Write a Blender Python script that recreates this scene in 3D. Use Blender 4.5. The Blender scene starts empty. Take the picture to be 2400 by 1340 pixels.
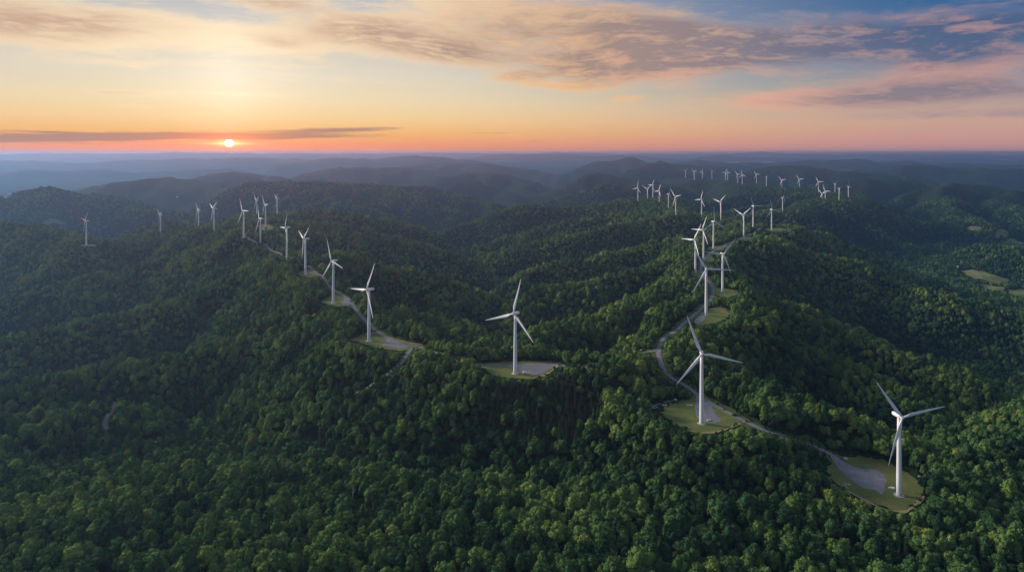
import bpy, bmesh, math, random
import numpy as np
from mathutils import Vector, Matrix, noise as mnoise

random.seed(7)
rng = np.random.default_rng(11)
SC = bpy.context.scene
COL = SC.collection
PI = math.pi

# ------------------------------------------------------------------ camera
F, CX, HY, CZ = 1600.0, 1200.0, 359.0, 620.0      # focal length and horizon of the photograph in its own pixels, camera height
cam_d = bpy.data.cameras.new("camera")
cam_d.sensor_width = 36.0
cam_d.lens = 36.0 * F / 2400.0
cam_d.shift_y = -(670.0 - HY) / 2400.0
cam_d.clip_start = 1.0
cam_d.clip_end = 150000.0
cam = bpy.data.objects.new("camera", cam_d)
cam.location = (0, 0, CZ)
cam.rotation_euler = (PI / 2, 0, 0)
COL.objects.link(cam)
SC.camera = cam

SC.view_settings.view_transform = 'Standard'
SC.view_settings.look = 'None'
SC.view_settings.exposure = 0.0
SC.view_settings.gamma = 1.0
cy = SC.cycles
cy.max_bounces = 5
cy.diffuse_bounces = 2
cy.glossy_bounces = 2
cy.transmission_bounces = 2
cy.transparent_max_bounces = 4
cy.volume_bounces = 1
cy.use_denoising = True
cy.denoiser = 'OPENIMAGEDENOISE'
cy.denoising_prefilter = 'ACCURATE'
cy.sample_clamp_indirect = 4.0

# ------------------------------------------------------------------ light
SUN_AZ = math.atan((537.0 - CX) / F)
SUN_EL = math.radians(1.0)
KEY_AZ, KEY_EL = math.radians(-68.0), math.radians(20.0)      # broad key light added from the left to shade the ridges
sd = bpy.data.lights.new("sun", 'SUN')
sd.energy = 5.0
sd.angle = math.radians(14.0)
sd.color = (1.0, 0.90, 0.76)
sun = bpy.data.objects.new("sun", sd)  # the added key light; the visible sun disc is drawn in the sky
sv = Vector((math.sin(KEY_AZ) * math.cos(KEY_EL), math.cos(KEY_AZ) * math.cos(KEY_EL), math.sin(KEY_EL)))
sun.rotation_euler = sv.to_track_quat('Z', 'Y').to_euler()
sun.location = (-900, 2000, 1500)
COL.objects.link(sun)


def lin(r, g, b):
    f = lambda c: (c / 255.0 / 12.92) if c <= 10 else ((c / 255.0 + 0.055) / 1.055) ** 2.4
    return (f(r), f(g), f(b))


# ------------------------------------------------------------------ sky
class NT:
    """small helper to write node maths as expressions"""
    def __init__(s, tree):
        s.t = tree

    def n(s, ty, **kw):
        x = s.t.nodes.new(ty)
        for k, v in kw.items():
            setattr(x, k, v)
        return x

    def put(s, sock, v):
        if isinstance(v, bpy.types.NodeSocket):
            s.t.links.new(v, sock)
        elif isinstance(v, tuple) and len(v) == 3 and sock.type == 'RGBA':
            sock.default_value = (*v, 1)
        else:
            sock.default_value = v

    def m(s, op, a, b=0.0, c=0.0):
        x = s.n('ShaderNodeMath', operation=op)
        s.put(x.inputs[0], a); s.put(x.inputs[1], b); s.put(x.inputs[2], c)
        return x.outputs[0]

    def add(s, a, b): return s.m('ADD', a, b)
    def sub(s, a, b): return s.m('SUBTRACT', a, b)
    def mul(s, a, b): return s.m('MULTIPLY', a, b)

    def sm(s, v, a, b, o0=0.0, o1=1.0, kind='SMOOTHSTEP'):
        x = s.n('ShaderNodeMapRange', interpolation_type=kind)
        s.put(x.inputs[0], v); x.inputs[1].default_value = a; x.inputs[2].default_value = b
        x.inputs[3].default_value = o0; x.inputs[4].default_value = o1
        return x.outputs[0]

    def mix(s, f, a, b, mode='MIX'):
        x = s.n('ShaderNodeMix', data_type='RGBA', blend_type=mode)
        x.clamp_factor = True
        s.put(x.inputs[0], f); s.put(x.inputs[6], a); s.put(x.inputs[7], b)
        return x.outputs[2]

    def ramp(s, f, stops, mode='LINEAR'):
        x = s.n('ShaderNodeValToRGB')
        cr = x.color_ramp
        cr.interpolation = mode
        while len(cr.elements) < len(stops):
            cr.elements.new(1.0)
        for e, (p, c) in zip(cr.elements, stops):
            e.position = p; e.color = (*c, 1)
        s.put(x.inputs[0], f)
        return x.outputs[0]

    def vec(s, x, y, z):
        c = s.n('ShaderNodeCombineXYZ')
        s.put(c.inputs[0], x); s.put(c.inputs[1], y); s.put(c.inputs[2], z)
        return c.outputs[0]

    def noise(s, v, scale, detail=5.0, rough=0.5, dist=0.0):
        x = s.n('ShaderNodeTexNoise')
        s.put(x.inputs['Vector'], v)
        x.inputs['Scale'].default_value = scale; x.inputs['Detail'].default_value = detail
        x.inputs['Roughness'].default_value = rough; x.inputs['Distortion'].default_value = dist
        return x.outputs['Fac']


def azel(px, py):
    az = math.degrees(math.atan((px - CX) / F))
    el = math.degrees(math.atan((HY - py) / F * math.cos(math.radians(az))))
    return az, el


def build_sky():
    w = bpy.data.worlds.new("World")
    SC.world = w
    w.use_nodes = True
    w.cycles.sampling_method = 'MANUAL'
    w.cycles.sample_map_resolution = 4096
    t = w.node_tree
    t.nodes.clear()
    q = NT(t)
    tc = q.n('ShaderNodeTexCoord').outputs['Generated']
    sep = q.n('ShaderNodeSeparateXYZ'); t.links.new(tc, sep.inputs[0])
    X, Y, Z = sep.outputs
    az = q.mul(q.m('ARCTAN2', X, Y), 57.29578)
    el = q.mul(q.m('ARCSINE', Z), 57.29578)
    saz = math.degrees(SUN_AZ)
    elp = q.m('MAXIMUM', el, 0.0)
    pos = q.m('POWER', q.mul(elp, 1 / 90.0), 0.5)            # 0..1 over elevation, stretched near the horizon
    P = lambda e: math.sqrt(e / 90.0)
    warm = q.ramp(pos, [(0.0, lin(246, 140, 104)), (P(0.7), lin(249, 158, 104)), (P(1.6), lin(250, 186, 112)), (P(2.8), lin(249, 210, 150)),
                        (P(4.2), lin(242, 219, 178)), (P(6.2), lin(228, 217, 194)), (P(9), lin(208, 202, 192)), (P(12.5), lin(186, 188, 194)),
                        (P(22), lin(172, 190, 218)), (P(45), lin(150, 182, 226)), (1.0, lin(150, 182, 226))])
    cool = q.ramp(pos, [(0.0, lin(186, 145, 147)), (P(1.0), lin(206, 154, 145)), (P(2.2), lin(203, 164, 146)), (P(3.6), lin(186, 163, 150)),
                        (P(5.2), lin(140, 146, 154)), (P(7.5), lin(92, 121, 154)), (P(10), lin(58, 104, 150)), (P(12.5), lin(42, 93, 146)),
                        (P(20), lin(96, 138, 184)), (P(40), lin(150, 178, 214)), (1.0, lin(150, 178, 214))])
    daz = q.m('ABSOLUTE', q.sub(az, saz))
    f_az = q.sm(daz, 8.0, 58.0)
    col = q.mix(f_az, warm, cool)

    def gauss(ax, ey, rx, ry, slant=0.0):
        dx = q.mul(q.sub(az, ax), 1 / rx)
        dy = q.mul(q.sub(q.sub(el, ey), q.mul(q.sub(az, ax), slant)), 1 / ry)
        return q.m('EXPONENT', q.mul(q.add(q.mul(dx, dx), q.mul(dy, dy)), -1.0))

    # cloud field: streaky noise gathered into banks
    wob = q.noise(q.vec(q.mul(az, 0.06), q.mul(el, 0.17), 3.1), 1.0, 4.0)
    wob2 = q.noise(q.vec(q.mul(az, 0.06), q.mul(el, 0.17), 23.7), 1.0, 4.0)

    def field(da, de):
        a_ = q.add(q.add(az, da), q.mul(q.sub(wob, 0.5), 8.0))
        e_ = q.add(q.add(q.add(el, de), q.mul(q.sub(wob2, 0.5), 2.6)), q.mul(a_, 0.03))
        n1 = q.noise(q.vec(q.mul(a_, 0.10), q.mul(e_, 0.40), 7.7), 1.0, 7.0, 0.60, 0.2)
        n2 = q.noise(q.vec(q.mul(a_, 0.30), q.mul(e_, 1.55), 1.7), 1.0, 7.0, 0.62, 0.5)
        n3 = q.noise(q.vec(q.mul(a_, 0.85), q.mul(e_, 3.4), 5.2), 1.0, 6.0, 0.66, 0.8)
        return q.add(q.add(q.mul(n1, 0.54), q.mul(n2, 0.34)), q.mul(n3, 0.12))
    tex = field(0.0, 0.0)
    tex2 = field(-1.3, -0.55)                                  # the same field a little towards the sun
    bank = dark = None
    for (px, py, rx, ry, sl, a, dk) in [
        (620, 6, 130, 20, 0, .8, .8), (60, 52, 200, 48, .02, .95, .75), (290, 60, 260, 40, .01, .6, .35), (150, 98, 130, 14, -.05, .6, 0), (640, 98, 80, 20, -.1, .75, .6),
        (830, 74, 160, 42, -.03, .85, .8), (1010, 36, 240, 56, .03, .85, .35), (1050, 125, 180, 36, -.05, .95, .75), (1200, 70, 160, 40, 0, .65, .7), (1400, 40, 270, 48, -.06, .65, .7),
        (1380, 158, 180, 48, -.03, 1.0, .8), (1200, 183, 75, 18, 0, .7, .5), (1330, 205, 120, 14, 0, .6, .3), (1500, 125, 110, 55, -.35, .95, .15), (1590, 105, 150, 50, -.15, .85, 1.0),
        (1790, 112, 360, 60, -.02, .75, 1.15), (1950, 92, 130, 22, 0, .5, 1.0), (2280, 85, 200, 58, .05, .85, 1.2), (2230, 168, 160, 28, .12, .85, .1), (1830, 232, 135, 24, .02, .85, .1),
        (2140, 222, 300, 27, .02, .95, .9), (2300, 268, 160, 14, 0, .6, .6), (2000, 275, 210, 11, 0, .4, .2), (270, 217, 95, 8, .02, .9, .6), (590, 222, 150, 8, 0, .7, 0), (1470, 231, 44, 7, 0, .65, .3),
        (540, 95, 330, 50, 0, .6, 0), (360, 150, 330, 12, .02, .3, 0), (2215, 55, 60, 6, 0, .9, 0), (900, 195, 220, 10, -.04, .35, 0)]:
        ax, ey = azel(px, py)
        g = q.mul(gauss(ax, ey, rx / 29.0, ry / 29.0, sl), a)
        bank = g if bank is None else q.add(bank, g)
        if dk:
            d_ = q.mul(g, dk)
            dark = d_ if dark is None else q.add(dark, d_)
    bank = q.m('MINIMUM', bank, 1.1)
    high = q.mul(q.sm(el, 12.0, 17.0), 0.55)                 # broken cloud carries on above the frame
    bank = q.m('MAXIMUM', bank, high)
    raw = q.add(q.mul(bank, 0.66), q.mul(q.sub(tex, 0.5), 2.1))
    dens = q.sm(raw, 0.08, 0.66)
    edge = q.sm(q.sub(tex, tex2), -0.06, 0.12)              # bright where the cloud thins towards the sun
    core = q.m('MINIMUM', q.add(q.mul(q.sm(q.add(dark, q.mul(q.sub(tex, 0.5), 1.6)), 0.16, 0.95), 0.88), 0.0), 1.0)
    core = q.mul(core, q.sub(1.25, q.mul(edge, 0.8)))
    lit = q.mix(f_az, lin(255, 228, 188), lin(160, 140, 152))
    lit = q.mix(q.mul(gauss(6, 6, 14, 9), 0.9), lit, lin(255, 196, 132))
    for gx, gy, ga in ((2210, 168, .75), (1810, 236, .75), (2240, 55, .6), (1540, 150, .85)):
        ga_, ge_ = azel(gx, gy)
        lit = q.mix(q.mul(gauss(ga_, ge_, 6.5, 2.0), ga), lit, lin(236, 172, 146))
    shade = q.mix(f_az, lin(206, 166, 136), lin(78, 96, 130))
    shade = q.mix(q.mul(gauss(2, 7, 13, 9), 0.85), shade, lin(160, 130, 118))
    a3, e3 = azel(2100, 222)
    shade = q.mix(q.mul(gauss(a3, e3, 13, 2.0), .75), shade, lin(146, 130, 136))
    cloud = q.mix(core, lit, shade)
    cloud = q.mix(q.sm(el, 14.0, 30.0), cloud, lin(176, 178, 196))
    col = q.mix(q.mul(dens, 0.84), col, cloud)

    # low dark streaks just above the sun
    st = None
    for (px, py, rx, ry, sl, a) in [(430, 318, 330, 10, .012, 1.25), (60, 325, 170, 10, 0, 1.15), (800, 304, 150, 6, .02, 1.15), (110, 309, 40, 2.2, 0, .6),
                                    (620, 320, 220, 6, .01, .75), (1160, 312, 75, 2.4, .0, .75), (1180, 330, 220, 4, 0, .3), (1570, 323, 60, 2, 0, .35)]:
        ax, ey = azel(px, py)
        g = q.mul(gauss(ax, ey, rx / 29.0, ry / 29.0, sl), a)
        st = g if st is None else q.add(st, g)
    ns = q.noise(q.vec(q.mul(az, 0.22), q.mul(el, 2.8), 9.0), 1.0, 6.0, 0.6)
    sd_ = q.sm(q.add(st, q.mul(q.sub(ns, 0.5), 2.0)), 0.25, 1.15)
    stc = q.mix(gauss(saz, 1.2, 5, 3), lin(160, 126, 116), lin(222, 122, 92))
    col = q.mix(q.mul(sd_, 0.82), col, stc)

    # glow of the sun: disc, aureole, a pale shaft in the thin cloud above and a red band on the horizon
    def addc(c, f, rgb):
        k = q.n('ShaderNodeVectorMath', operation='SCALE')
        k.inputs[0].default_value = rgb
        q.put(k.inputs['Scale'], f)
        s = q.n('ShaderNodeVectorMath', operation='ADD')
        t.links.new(c, s.inputs[0]); t.links.new(k.outputs[0], s.inputs[1])
        return s.outputs[0]
    a0, e0 = azel(537, 336)
    col = addc(col, gauss(a0, 5.6, 6.5, 4.2), (0.17, 0.14, 0.10))
    col = addc(col, gauss(a0, 6.0, 2.2, 5.0), (0.07, 0.065, 0.055))
    col = addc(col, gauss(a0, 0.3, 11.0, 0.75), (0.30, 0.02, -0.02))
    col = addc(col, gauss(a0, e0 - 0.02, 1.7, 0.10), (0.9, 0.45, 0.16))
    col = addc(col, gauss(a0, e0 - 0.1, 2.6, 0.8), (0.42, 0.09, 0.0))
    col = addc(col, gauss(a0, e0, 0.75, 0.26), (0.8, 0.50, 0.22))
    col = addc(col, gauss(a0, e0, 0.095, 0.075), (1100000.0, 150000.0, 46000.0))
    # below the horizon the far haze simply carries on
    col = q.mix(q.sm(el, -1.6, -0.5), q.mix(f_az, lin(150, 128, 136), lin(112, 124, 146)), col)

    sc_ = q.n('ShaderNodeVectorMath', operation='SCALE')     # the open sky overhead and behind is the main light of the scene
    t.links.new(col, sc_.inputs[0]); t.links.new(q.mul(q.sm(el, 13.0, 48.0, 1.0, 1.0), q.sm(q.m('ABSOLUTE', az), 70.0, 150.0, 1.0, 0.9)), sc_.inputs['Scale'])
    col = sc_.outputs[0]
    sky = q.n('ShaderNodeTexSky', sky_type='NISHITA')
    sky.sun_disc = False
    sky.sun_elevation = SUN_EL
    sky.sun_rotation = SUN_AZ
    sky.altitude = 700
    b1 = q.n('ShaderNodeBackground'); t.links.new(sky.outputs[0], b1.inputs[0]); b1.inputs[1].default_value = 0.05
    b2 = q.n('ShaderNodeBackground'); t.links.new(col, b2.inputs[0]); b2.inputs[1].default_value = 1.0
    mx = q.n('ShaderNodeMixShader'); t.links.new(q.sm(el, 14.0, 50.0, 0.0, 0.2), mx.inputs[0])
    t.links.new(b2.outputs[0], mx.inputs[1]); t.links.new(b1.outputs[0], mx.inputs[2])
    out = q.n('ShaderNodeOutputWorld'); t.links.new(mx.outputs[0], out.inputs[0])


build_sky()


# ------------------------------------------------------------------ small tools
def P3(px, py, D):
    """the point D metres out that the photograph shows at pixel px, py"""
    return ((px - CX) / F * D, D, CZ - (py - HY) / F * D)


def _hash(ix, iy, seed):
    h = (ix.astype(np.int64) * 374761393 + iy.astype(np.int64) * 668265263 + seed * 1442695041) & 0xFFFFFFFF
    h = ((h ^ (h >> 13)) * 1274126177) & 0xFFFFFFFF
    return ((h ^ (h >> 16)) & 0xFFFF) / 65536.0


def perlin(x, y, seed=0):
    ix, iy = np.floor(x), np.floor(y)
    fx, fy = x - ix, y - iy
    u, v = fx * fx * fx * (fx * (fx * 6 - 15) + 10), fy * fy * fy * (fy * (fy * 6 - 15) + 10)
    r = 0
    for a in (0, 1):
        for b in (0, 1):
            g = _hash(ix + a, iy + b, seed) * 2 * np.pi
            d = np.cos(g) * (fx - a) + np.sin(g) * (fy - b)
            r = r + d * (u if a else 1 - u) * (v if b else 1 - v)
    return r * 1.5


def fbm(x, y, seed, octs=4, gain=0.5):
    r, a, s = 0, 1.0, 1.0
    for k in range(octs):
        r = r + a * perlin(x * s, y * s, seed + k * 17)
        s *= 2.03; a *= gain
    return r


def tag(o, label=None, cat=None, group=None, kind=None):
    if label: o['label'] = label
    if cat: o['category'] = cat
    if group: o['group'] = group
    if kind: o['kind'] = kind
    return o


def link(name, mesh, parent=None, loc=(0, 0, 0)):
    o = bpy.data.objects.new(name, mesh)
    COL.objects.link(o)
    o.location = loc
    if parent: o.parent = parent
    return o


def mesh_np(name, v, f, mats=(), smooth=False, midx=None):
    me = bpy.data.meshes.new(name)
    f = np.asarray(f)
    me.from_pydata(np.asarray(v).tolist(), [], f.tolist() if f.dtype != object else list(f))
    for m in mats: me.materials.append(m)
    if smooth: me.polygons.foreach_set('use_smooth', np.ones(len(me.polygons), bool))
    if midx is not None: me.polygons.foreach_set('material_index', np.asarray(midx, np.int32))
    me.update()
    return me


# ------------------------------------------------------------------ materials
def mat(name, base, rough=0.8, spec=0.2, var=None, bump=None, metal=0.0):
    """Principled material; var = (scale, colour to mix in, low, high); bump = (scale, strength, distance)"""
    m = bpy.data.materials.new(name)
    m.use_nodes = True
    t = m.node_tree
    b = t.nodes['Principled BSDF']
    q = NT(t)
    b.inputs['Roughness'].default_value = rough
    b.inputs['Specular IOR Level'].default_value = spec
    b.inputs['Metallic'].default_value = metal
    c = base
    pos = q.n('ShaderNodeNewGeometry').outputs['Position']
    for v in (var or []):
        nf = q.noise(pos, v[0], 4.0, 0.6)
        c = q.mix(q.sm(nf, v[2], v[3]), c, v[1])
    q.put(b.inputs['Base Color'], c)
    if bump:
        nb = q.noise(pos, bump[0], 4.0, 0.6)
        bn = q.n('ShaderNodeBump')
        bn.inputs['Strength'].default_value = bump[1]; bn.inputs['Distance'].default_value = bump[2]
        t.links.new(nb, bn.inputs['Height']); t.links.new(bn.outputs[0], b.inputs['Normal'])
    return m


def foliage_mat(name, stops, transl=0.12):
    m = bpy.data.materials.new(name)
    m.use_nodes = True
    t = m.node_tree
    t.nodes.clear()
    q = NT(t)
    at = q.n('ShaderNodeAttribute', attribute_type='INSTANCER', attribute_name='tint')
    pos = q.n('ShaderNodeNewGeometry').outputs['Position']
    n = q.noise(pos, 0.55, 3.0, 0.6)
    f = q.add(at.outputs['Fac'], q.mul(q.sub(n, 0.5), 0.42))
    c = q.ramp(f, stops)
    d = q.n('ShaderNodeBsdfDiffuse'); t.links.new(c, d.inputs[0])
    tr = q.n('ShaderNodeBsdfTranslucent'); t.links.new(c, tr.inputs[0])
    mx = q.n('ShaderNodeMixShader'); mx.inputs[0].default_value = transl
    t.links.new(d.outputs[0], mx.inputs[1]); t.links.new(tr.outputs[0], mx.inputs[2])
    o = q.n('ShaderNodeOutputMaterial'); t.links.new(mx.outputs[0], o.inputs[0])
    return m


M_LEAF = foliage_mat('foliage', [(0.0, (0.020, 0.050, 0.024)), (0.25, (0.040, 0.088, 0.034)), (0.5, (0.082, 0.148, 0.044)),
                                 (0.75, (0.138, 0.205, 0.052)), (1.0, (0.208, 0.258, 0.062))])
M_NEEDLE = foliage_mat('needles', [(0.0, (0.036, 0.054, 0.030)), (0.5, (0.060, 0.080, 0.040)), (1.0, (0.085, 0.100, 0.050))], 0.08)
M_BARK = mat('bark', (0.10, 0.085, 0.07), 0.9, 0.1)
M_DEAD = mat('weathered_wood', (0.42, 0.41, 0.38), 0.9, 0.1)
M_WHITE = mat('turbine_paint', (0.74, 0.755, 0.77), 0.42, 0.4, var=[(0.25, (0.64, 0.65, 0.66), 0.45, 0.85)])
M_CONC = mat('concrete', (0.40, 0.39, 0.37), 0.9, 0.15, var=[(0.8, (0.30, 0.29, 0.27), 0.4, 0.7)])
M_DARK = mat('dark_grey', (0.05, 0.05, 0.055), 0.6)
M_GLASS = mat('vehicle_glass', (0.03, 0.035, 0.045), 0.1, 0.6)
M_RED = mat('red_lens', (0.45, 0.05, 0.03), 0.3)
M_GRAVEL = mat('gravel', (0.165, 0.162, 0.182), 0.95, 0.1, var=[(0.06, (0.225, 0.218, 0.235), 0.4, 0.75), (0.5, (0.125, 0.122, 0.140), 0.45, 0.75), (0.11, (0.120, 0.115, 0.075), 0.56, 0.72)], bump=(2.0, .5, .25))
M_GRASS = mat('grass', (0.105, 0.132, 0.038), 0.95, 0.1, var=[(0.045, (0.175, 0.155, 0.056), 0.42, 0.66), (0.5, (0.066, 0.094, 0.026), 0.45, 0.72), (0.14, (0.22, 0.18, 0.09), 0.62, 0.75)], bump=(1.5, 0.5, 0.3))
M_VERGE = mat('verge_grass', (0.060, 0.088, 0.024), 0.95, 0.1, var=[(0.12, (0.105, 0.110, 0.036), 0.45, 0.75), (0.8, (0.036, 0.064, 0.018), 0.5, 0.75)], bump=(1.2, 0.6, 0.5))
M_SOIL = mat('dry_soil', (0.30, 0.22, 0.12), 0.95, 0.1, var=[(0.35, (0.16, 0.15, 0.06), 0.45, 0.7)])
M_FIELD = mat('pasture', (0.115, 0.140, 0.050), 0.95, 0.1, var=[(0.012, (0.155, 0.160, 0.066), 0.4, 0.62), (0.05, (0.06, 0.09, 0.03), 0.5, 0.7)])
M_ROCK = mat('pale_rock', (0.52, 0.51, 0.48), 0.9, 0.15, var=[(0.7, (0.34, 0.33, 0.31), 0.45, 0.75)])


def terrain_mat():
    m = bpy.data.materials.new('wooded_ground')
    m.use_nodes = True
    t = m.node_tree
    b = t.nodes['Principled BSDF']
    q = NT(t)
    b.inputs['Roughness'].default_value = 1.0
    b.inputs['Specular IOR Level'].default_value = 0.05
    pos = q.n('ShaderNodeNewGeometry').outputs['Position']
    big = q.noise(pos, 0.0022, 5.0, 0.6)
    fine = q.noise(pos, 0.085, 3.0, 0.65)
    f = q.add(q.mul(big, 0.6), q.mul(fine, 0.5))
    c = q.ramp(f, [(0.30, (0.007, 0.016, 0.009)), (0.52, (0.013, 0.027, 0.012)), (0.75, (0.026, 0.044, 0.015))])
    q.put(b.inputs['Base Color'], c)
    vo = q.n('ShaderNodeTexVoronoi')
    t.links.new(pos, vo.inputs['Vector']); vo.inputs['Scale'].default_value = 0.075
    mid = q.noise(pos, 0.02, 4.0, 0.6)
    hgt = q.add(q.mul(vo.outputs['Distance'], -0.55), q.mul(mid, 0.7))
    bn = q.n('ShaderNodeBump'); bn.inputs['Strength'].default_value = 0.9; bn.inputs['Distance'].default_value = 16.0
    t.links.new(hgt, bn.inputs['Height']); t.links.new(bn.outputs[0], b.inputs['Normal'])
    return m


# ------------------------------------------------------------------ turbines: where they stand (pixel of the foot, metres out, yaw, phase, tilt, blade length)
TB = [
('R1', 2107.1, 1160.4, 687, 12, 81, 0, 50), ('R2', 1644.5, 992.3, 777, -12, 99, 6, 45), ('T3', 1207.7, 875.4, 908, -36, 12, 6, 48),
('T4', 865, 799, 1062, -48, 24, 6, 48), ('T5', 781.3, 710, 1296, -44, 102, 0, 45), ('T6', 715.8, 643.9, 1515, -56, 51, 6, 45),
('T7', 672.5, 607.5, 1725, -56, 27, 0, 45), ('T8', 610.4, 575, 2055, -56, 84, 6, 47), ('T9', 571.3, 557.2, 2041, -44, 87, 6, 45),
('T10', 622.5, 530.6, 2510, -52, 87, 0, 45), ('T11', 602, 509.4, 3226, -52, 66, 6, 45), ('T12', 649.7, 505.7, 3160, -60, 57, 0, 45),
('L1', 202.3, 573.8, 2274, -72, 72, 6, 45), ('L2', 376.2, 548.7, 2819, -48, 69, 0, 45), ('L3', 465.5, 537.5, 2887, -52, 75, 6, 45),
('L4', 501.7, 542.8, 2370, -48, 54, 8, 45), ('R3', 1655.2, 739.5, 1169, -12, 90, 0, 45), ('R4', 1693.7, 683.7, 1448, 12, 39, 0, 45),
('R5', 1630.1, 639.4, 1652, -64, 27, 8, 45), ('R6', 1649.2, 607.9, 1834, -66, 27, 0, 45), ('R7', 1672.4, 582.4, 2029, 24, 3, 8, 45),
('R8', 1743.4, 558.4, 2327, -62, 54, 0, 45), ('R9', 1765.4, 531.2, 2623, 24, 93, 0, 45), ('R10', 1808.6, 539.1, 2683, 16, 105, 0, 45),
('R11', 1689.6, 517.2, 2922, -66, 44, 6, 45), ('R12', 1644.6, 507.6, 3122, -66, 21, 0, 45), ('R13', 1834.3, 497, 3783, 40, 21, 0, 45),
('R14', 1583.9, 503.7, 2998, -66, 78, 0, 45), ('R15', 1566.8, 490.2, 3561, 44, 24, 0, 45), ('R16', 1545.4, 480.6, 3821, -66, 20, 8, 45),
('R17', 1530.1, 463.7, 4282, -66, 33, 0, 45), ('R18', 1517.9, 474, 4117, -55, 56, 0, 45), ('R19', 1495.2, 471.8, 4007, -62, 15, 0, 45),
('F1', 1607, 416, 7923, 40, 54, 0, 45), ('F2', 1627.3, 421.4, 7067, -66, 66, 8, 45), ('F3', 1646, 419.4, 7696, -66, 21, 0, 45),
('F4', 1668.5, 418.9, 7426, 44, 96, 0, 45), ('F5', 1700.4, 422, 7238, -66, 30, 0, 45), ('F6', 1705.4, 421.6, 7345, -66, 96, 8, 45),
('F7', 1729, 429, 6515, -66, 75, 6, 45), ('F8', 1739.8, 431.7, 5879, -60, 108, 8, 45), ('F9', 1772.9, 429.3, 6452, -60, 81, 8, 45),
('F10', 1796.3, 436.2, 5931, 44, 72, 0, 45), ('F11', 1832.7, 446.6, 5361, -60, 75, 8, 45), ('F12', 1873.9, 444.1, 5469, -60, 81, 6, 45),
('F13', 1918.7, 452, 4983, -60, 87, 8, 45), ('F14', 1957.1, 457, 5035, 40, 54, 0, 45), ('F15', 1934.2, 476.3, 4409, -60, 96, 8, 45),
('F16', 1926.8, 482.8, 4375, -60, 75, 8, 45), ('F17', 1966.6, 471.8, 4225, 44, 78, 0, 45), ('F18', 1988.6, 466, 4445, 44, 105, 0, 45)]
TD = {t[0]: (t[1], t[2], t[3]) for t in TB}
TP = {k: P3(*v) for k, v in TD.items()}

# ------------------------------------------------------------------ terrain: crest lines of the ridges, spurs and far hills
RIDGES = []   # (points in metres, slope of the flank, rounding of the crest)


def ridge(pts, s=0.36, w=50.0, dz=0.0):
    s *= 2.3; w *= 1.0
    q = []
    for p in pts:
        q.append(TP[p] if isinstance(p, str) else P3(*p))
    q = np.array(q, float)
    q[:, 2] += dz
    RIDGES.append((q, s, w))


# main ridges
ridge(['R1', 'R2', (1550, 835, 950), 'R3', 'R4', 'R5', 'R6', 'R7', 'R8', 'R10'], .36, 60)
ridge(['R10', 'R9', 'R11', 'R12', 'R14', 'R15', 'R16', 'R18', 'R19'], .36, 60)
ridge(['R16', 'R17'], .36, 60)
ridge(['R2', (1420, 850, 905), 'T3', (1030, 830, 960), 'T4', 'T5', 'T6', 'T7', 'T8', 'T9', 'T10', 'T12', 'T11'], .36, 55)
ridge(['T9', 'L4', 'L3'], .36, 55)
ridge(['L4', (420, 556, 2600), 'L2'], .36, 55)
ridge(['L2', (330, 562, 2600), (262, 575, 2400), 'L1', (120, 546, 2450), (40, 530, 2600), (-120, 520, 2800), (-400, 520, 3000)], .34, 60)
ridge(['T12', (690, 496, 3000), (800, 500, 3050), (867, 513, 3100), (987, 540, 3200), (1040, 562, 3250)], .36, 50)
ridge(['L3', (430, 523, 3000), (330, 536, 2950), (285, 560, 2900)], .36, 45)
ridge(['T10', (560, 512, 2800), (500, 524, 2900), 'L3'], .36, 45)
# foreground shelf and its right-hand spur
ridge([(-500, 1270, 640), (0, 1255, 640), (600, 1250, 640), (1200, 1250, 640), (1800, 1270, 620), (2500, 1260, 630)], .12, 120)
ridge(['R1', (2280, 1105, 760), (2450, 1000, 860), (2750, 940, 980)], .30, 60)
# spurs falling left from the left ridge
ridge(['T5', (690, 742, 1290), (582, 794, 1260), (390, 852, 1200), (300, 863, 1190), (0, 925, 1100), (-400, 1000, 1000)], .36, 45)
ridge(['T7', (633, 633, 1740), (540, 665, 1700), (400, 715, 1640), (293, 740, 1600), (0, 803, 1500), (-400, 870, 1400)], .36, 45)
ridge(['T9', (540, 580, 2080), (400, 615, 2050), (277, 650, 2000), (130, 680, 1950), (0, 710, 1900), (-400, 780, 1800)], .36, 45)
ridge([(200, 985, 960), (60, 1010, 930), (-200, 1060, 860)], .22, 60)
# spurs falling into the central valley from the left ridge
ridge(['T8', (760, 548, 2420), (890, 563, 2500), (1000, 593, 2550), (1067, 612, 2550), (1165, 655, 2500)], .36, 45)
ridge(['T10', (700, 522, 2700), (800, 533, 2800), (930, 562, 2850), (1070, 598, 2900)], .36, 45)
ridge(['T6', (800, 603, 1750), (900, 630, 1750), (1033, 655, 1780), (1133, 700, 1800), (1185, 730, 1780)], .36, 45)
ridge(['T4', (930, 735, 1300), (1040, 760, 1330), (1140, 800, 1250)], .34, 45)
# spurs falling into the central valley from the right ridge
ridge(['R19', (1430, 480, 3900), (1367, 487, 3950), (1300, 490, 3950), (1193, 480, 3900), (1133, 507, 3850), (1047, 545, 3750)], .38, 40)
ridge(['R14', (1460, 503, 3300), (1300, 530, 3300), (1217, 550, 3250), (1137, 575, 3150)], .38, 40)
ridge(['R12', (1433, 533, 2800), (1267, 570, 2750), (1133, 600, 2700), (1100, 617, 2680)], .38, 40)
ridge(['R7', (1600, 563, 2250), (1500, 587, 2250), (1367, 612, 2200), (1233, 640, 2150), (1195, 665, 2100)], .38, 40)
ridge(['R6', (1600, 605, 1850), (1467, 648, 1800), (1300, 680, 1750), (1225, 710, 1700)], .38, 40)
ridge(['R4', (1600, 670, 1500), (1480, 720, 1400), (1350, 765, 1300), (1250, 800, 1200)], .36, 45)
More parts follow.
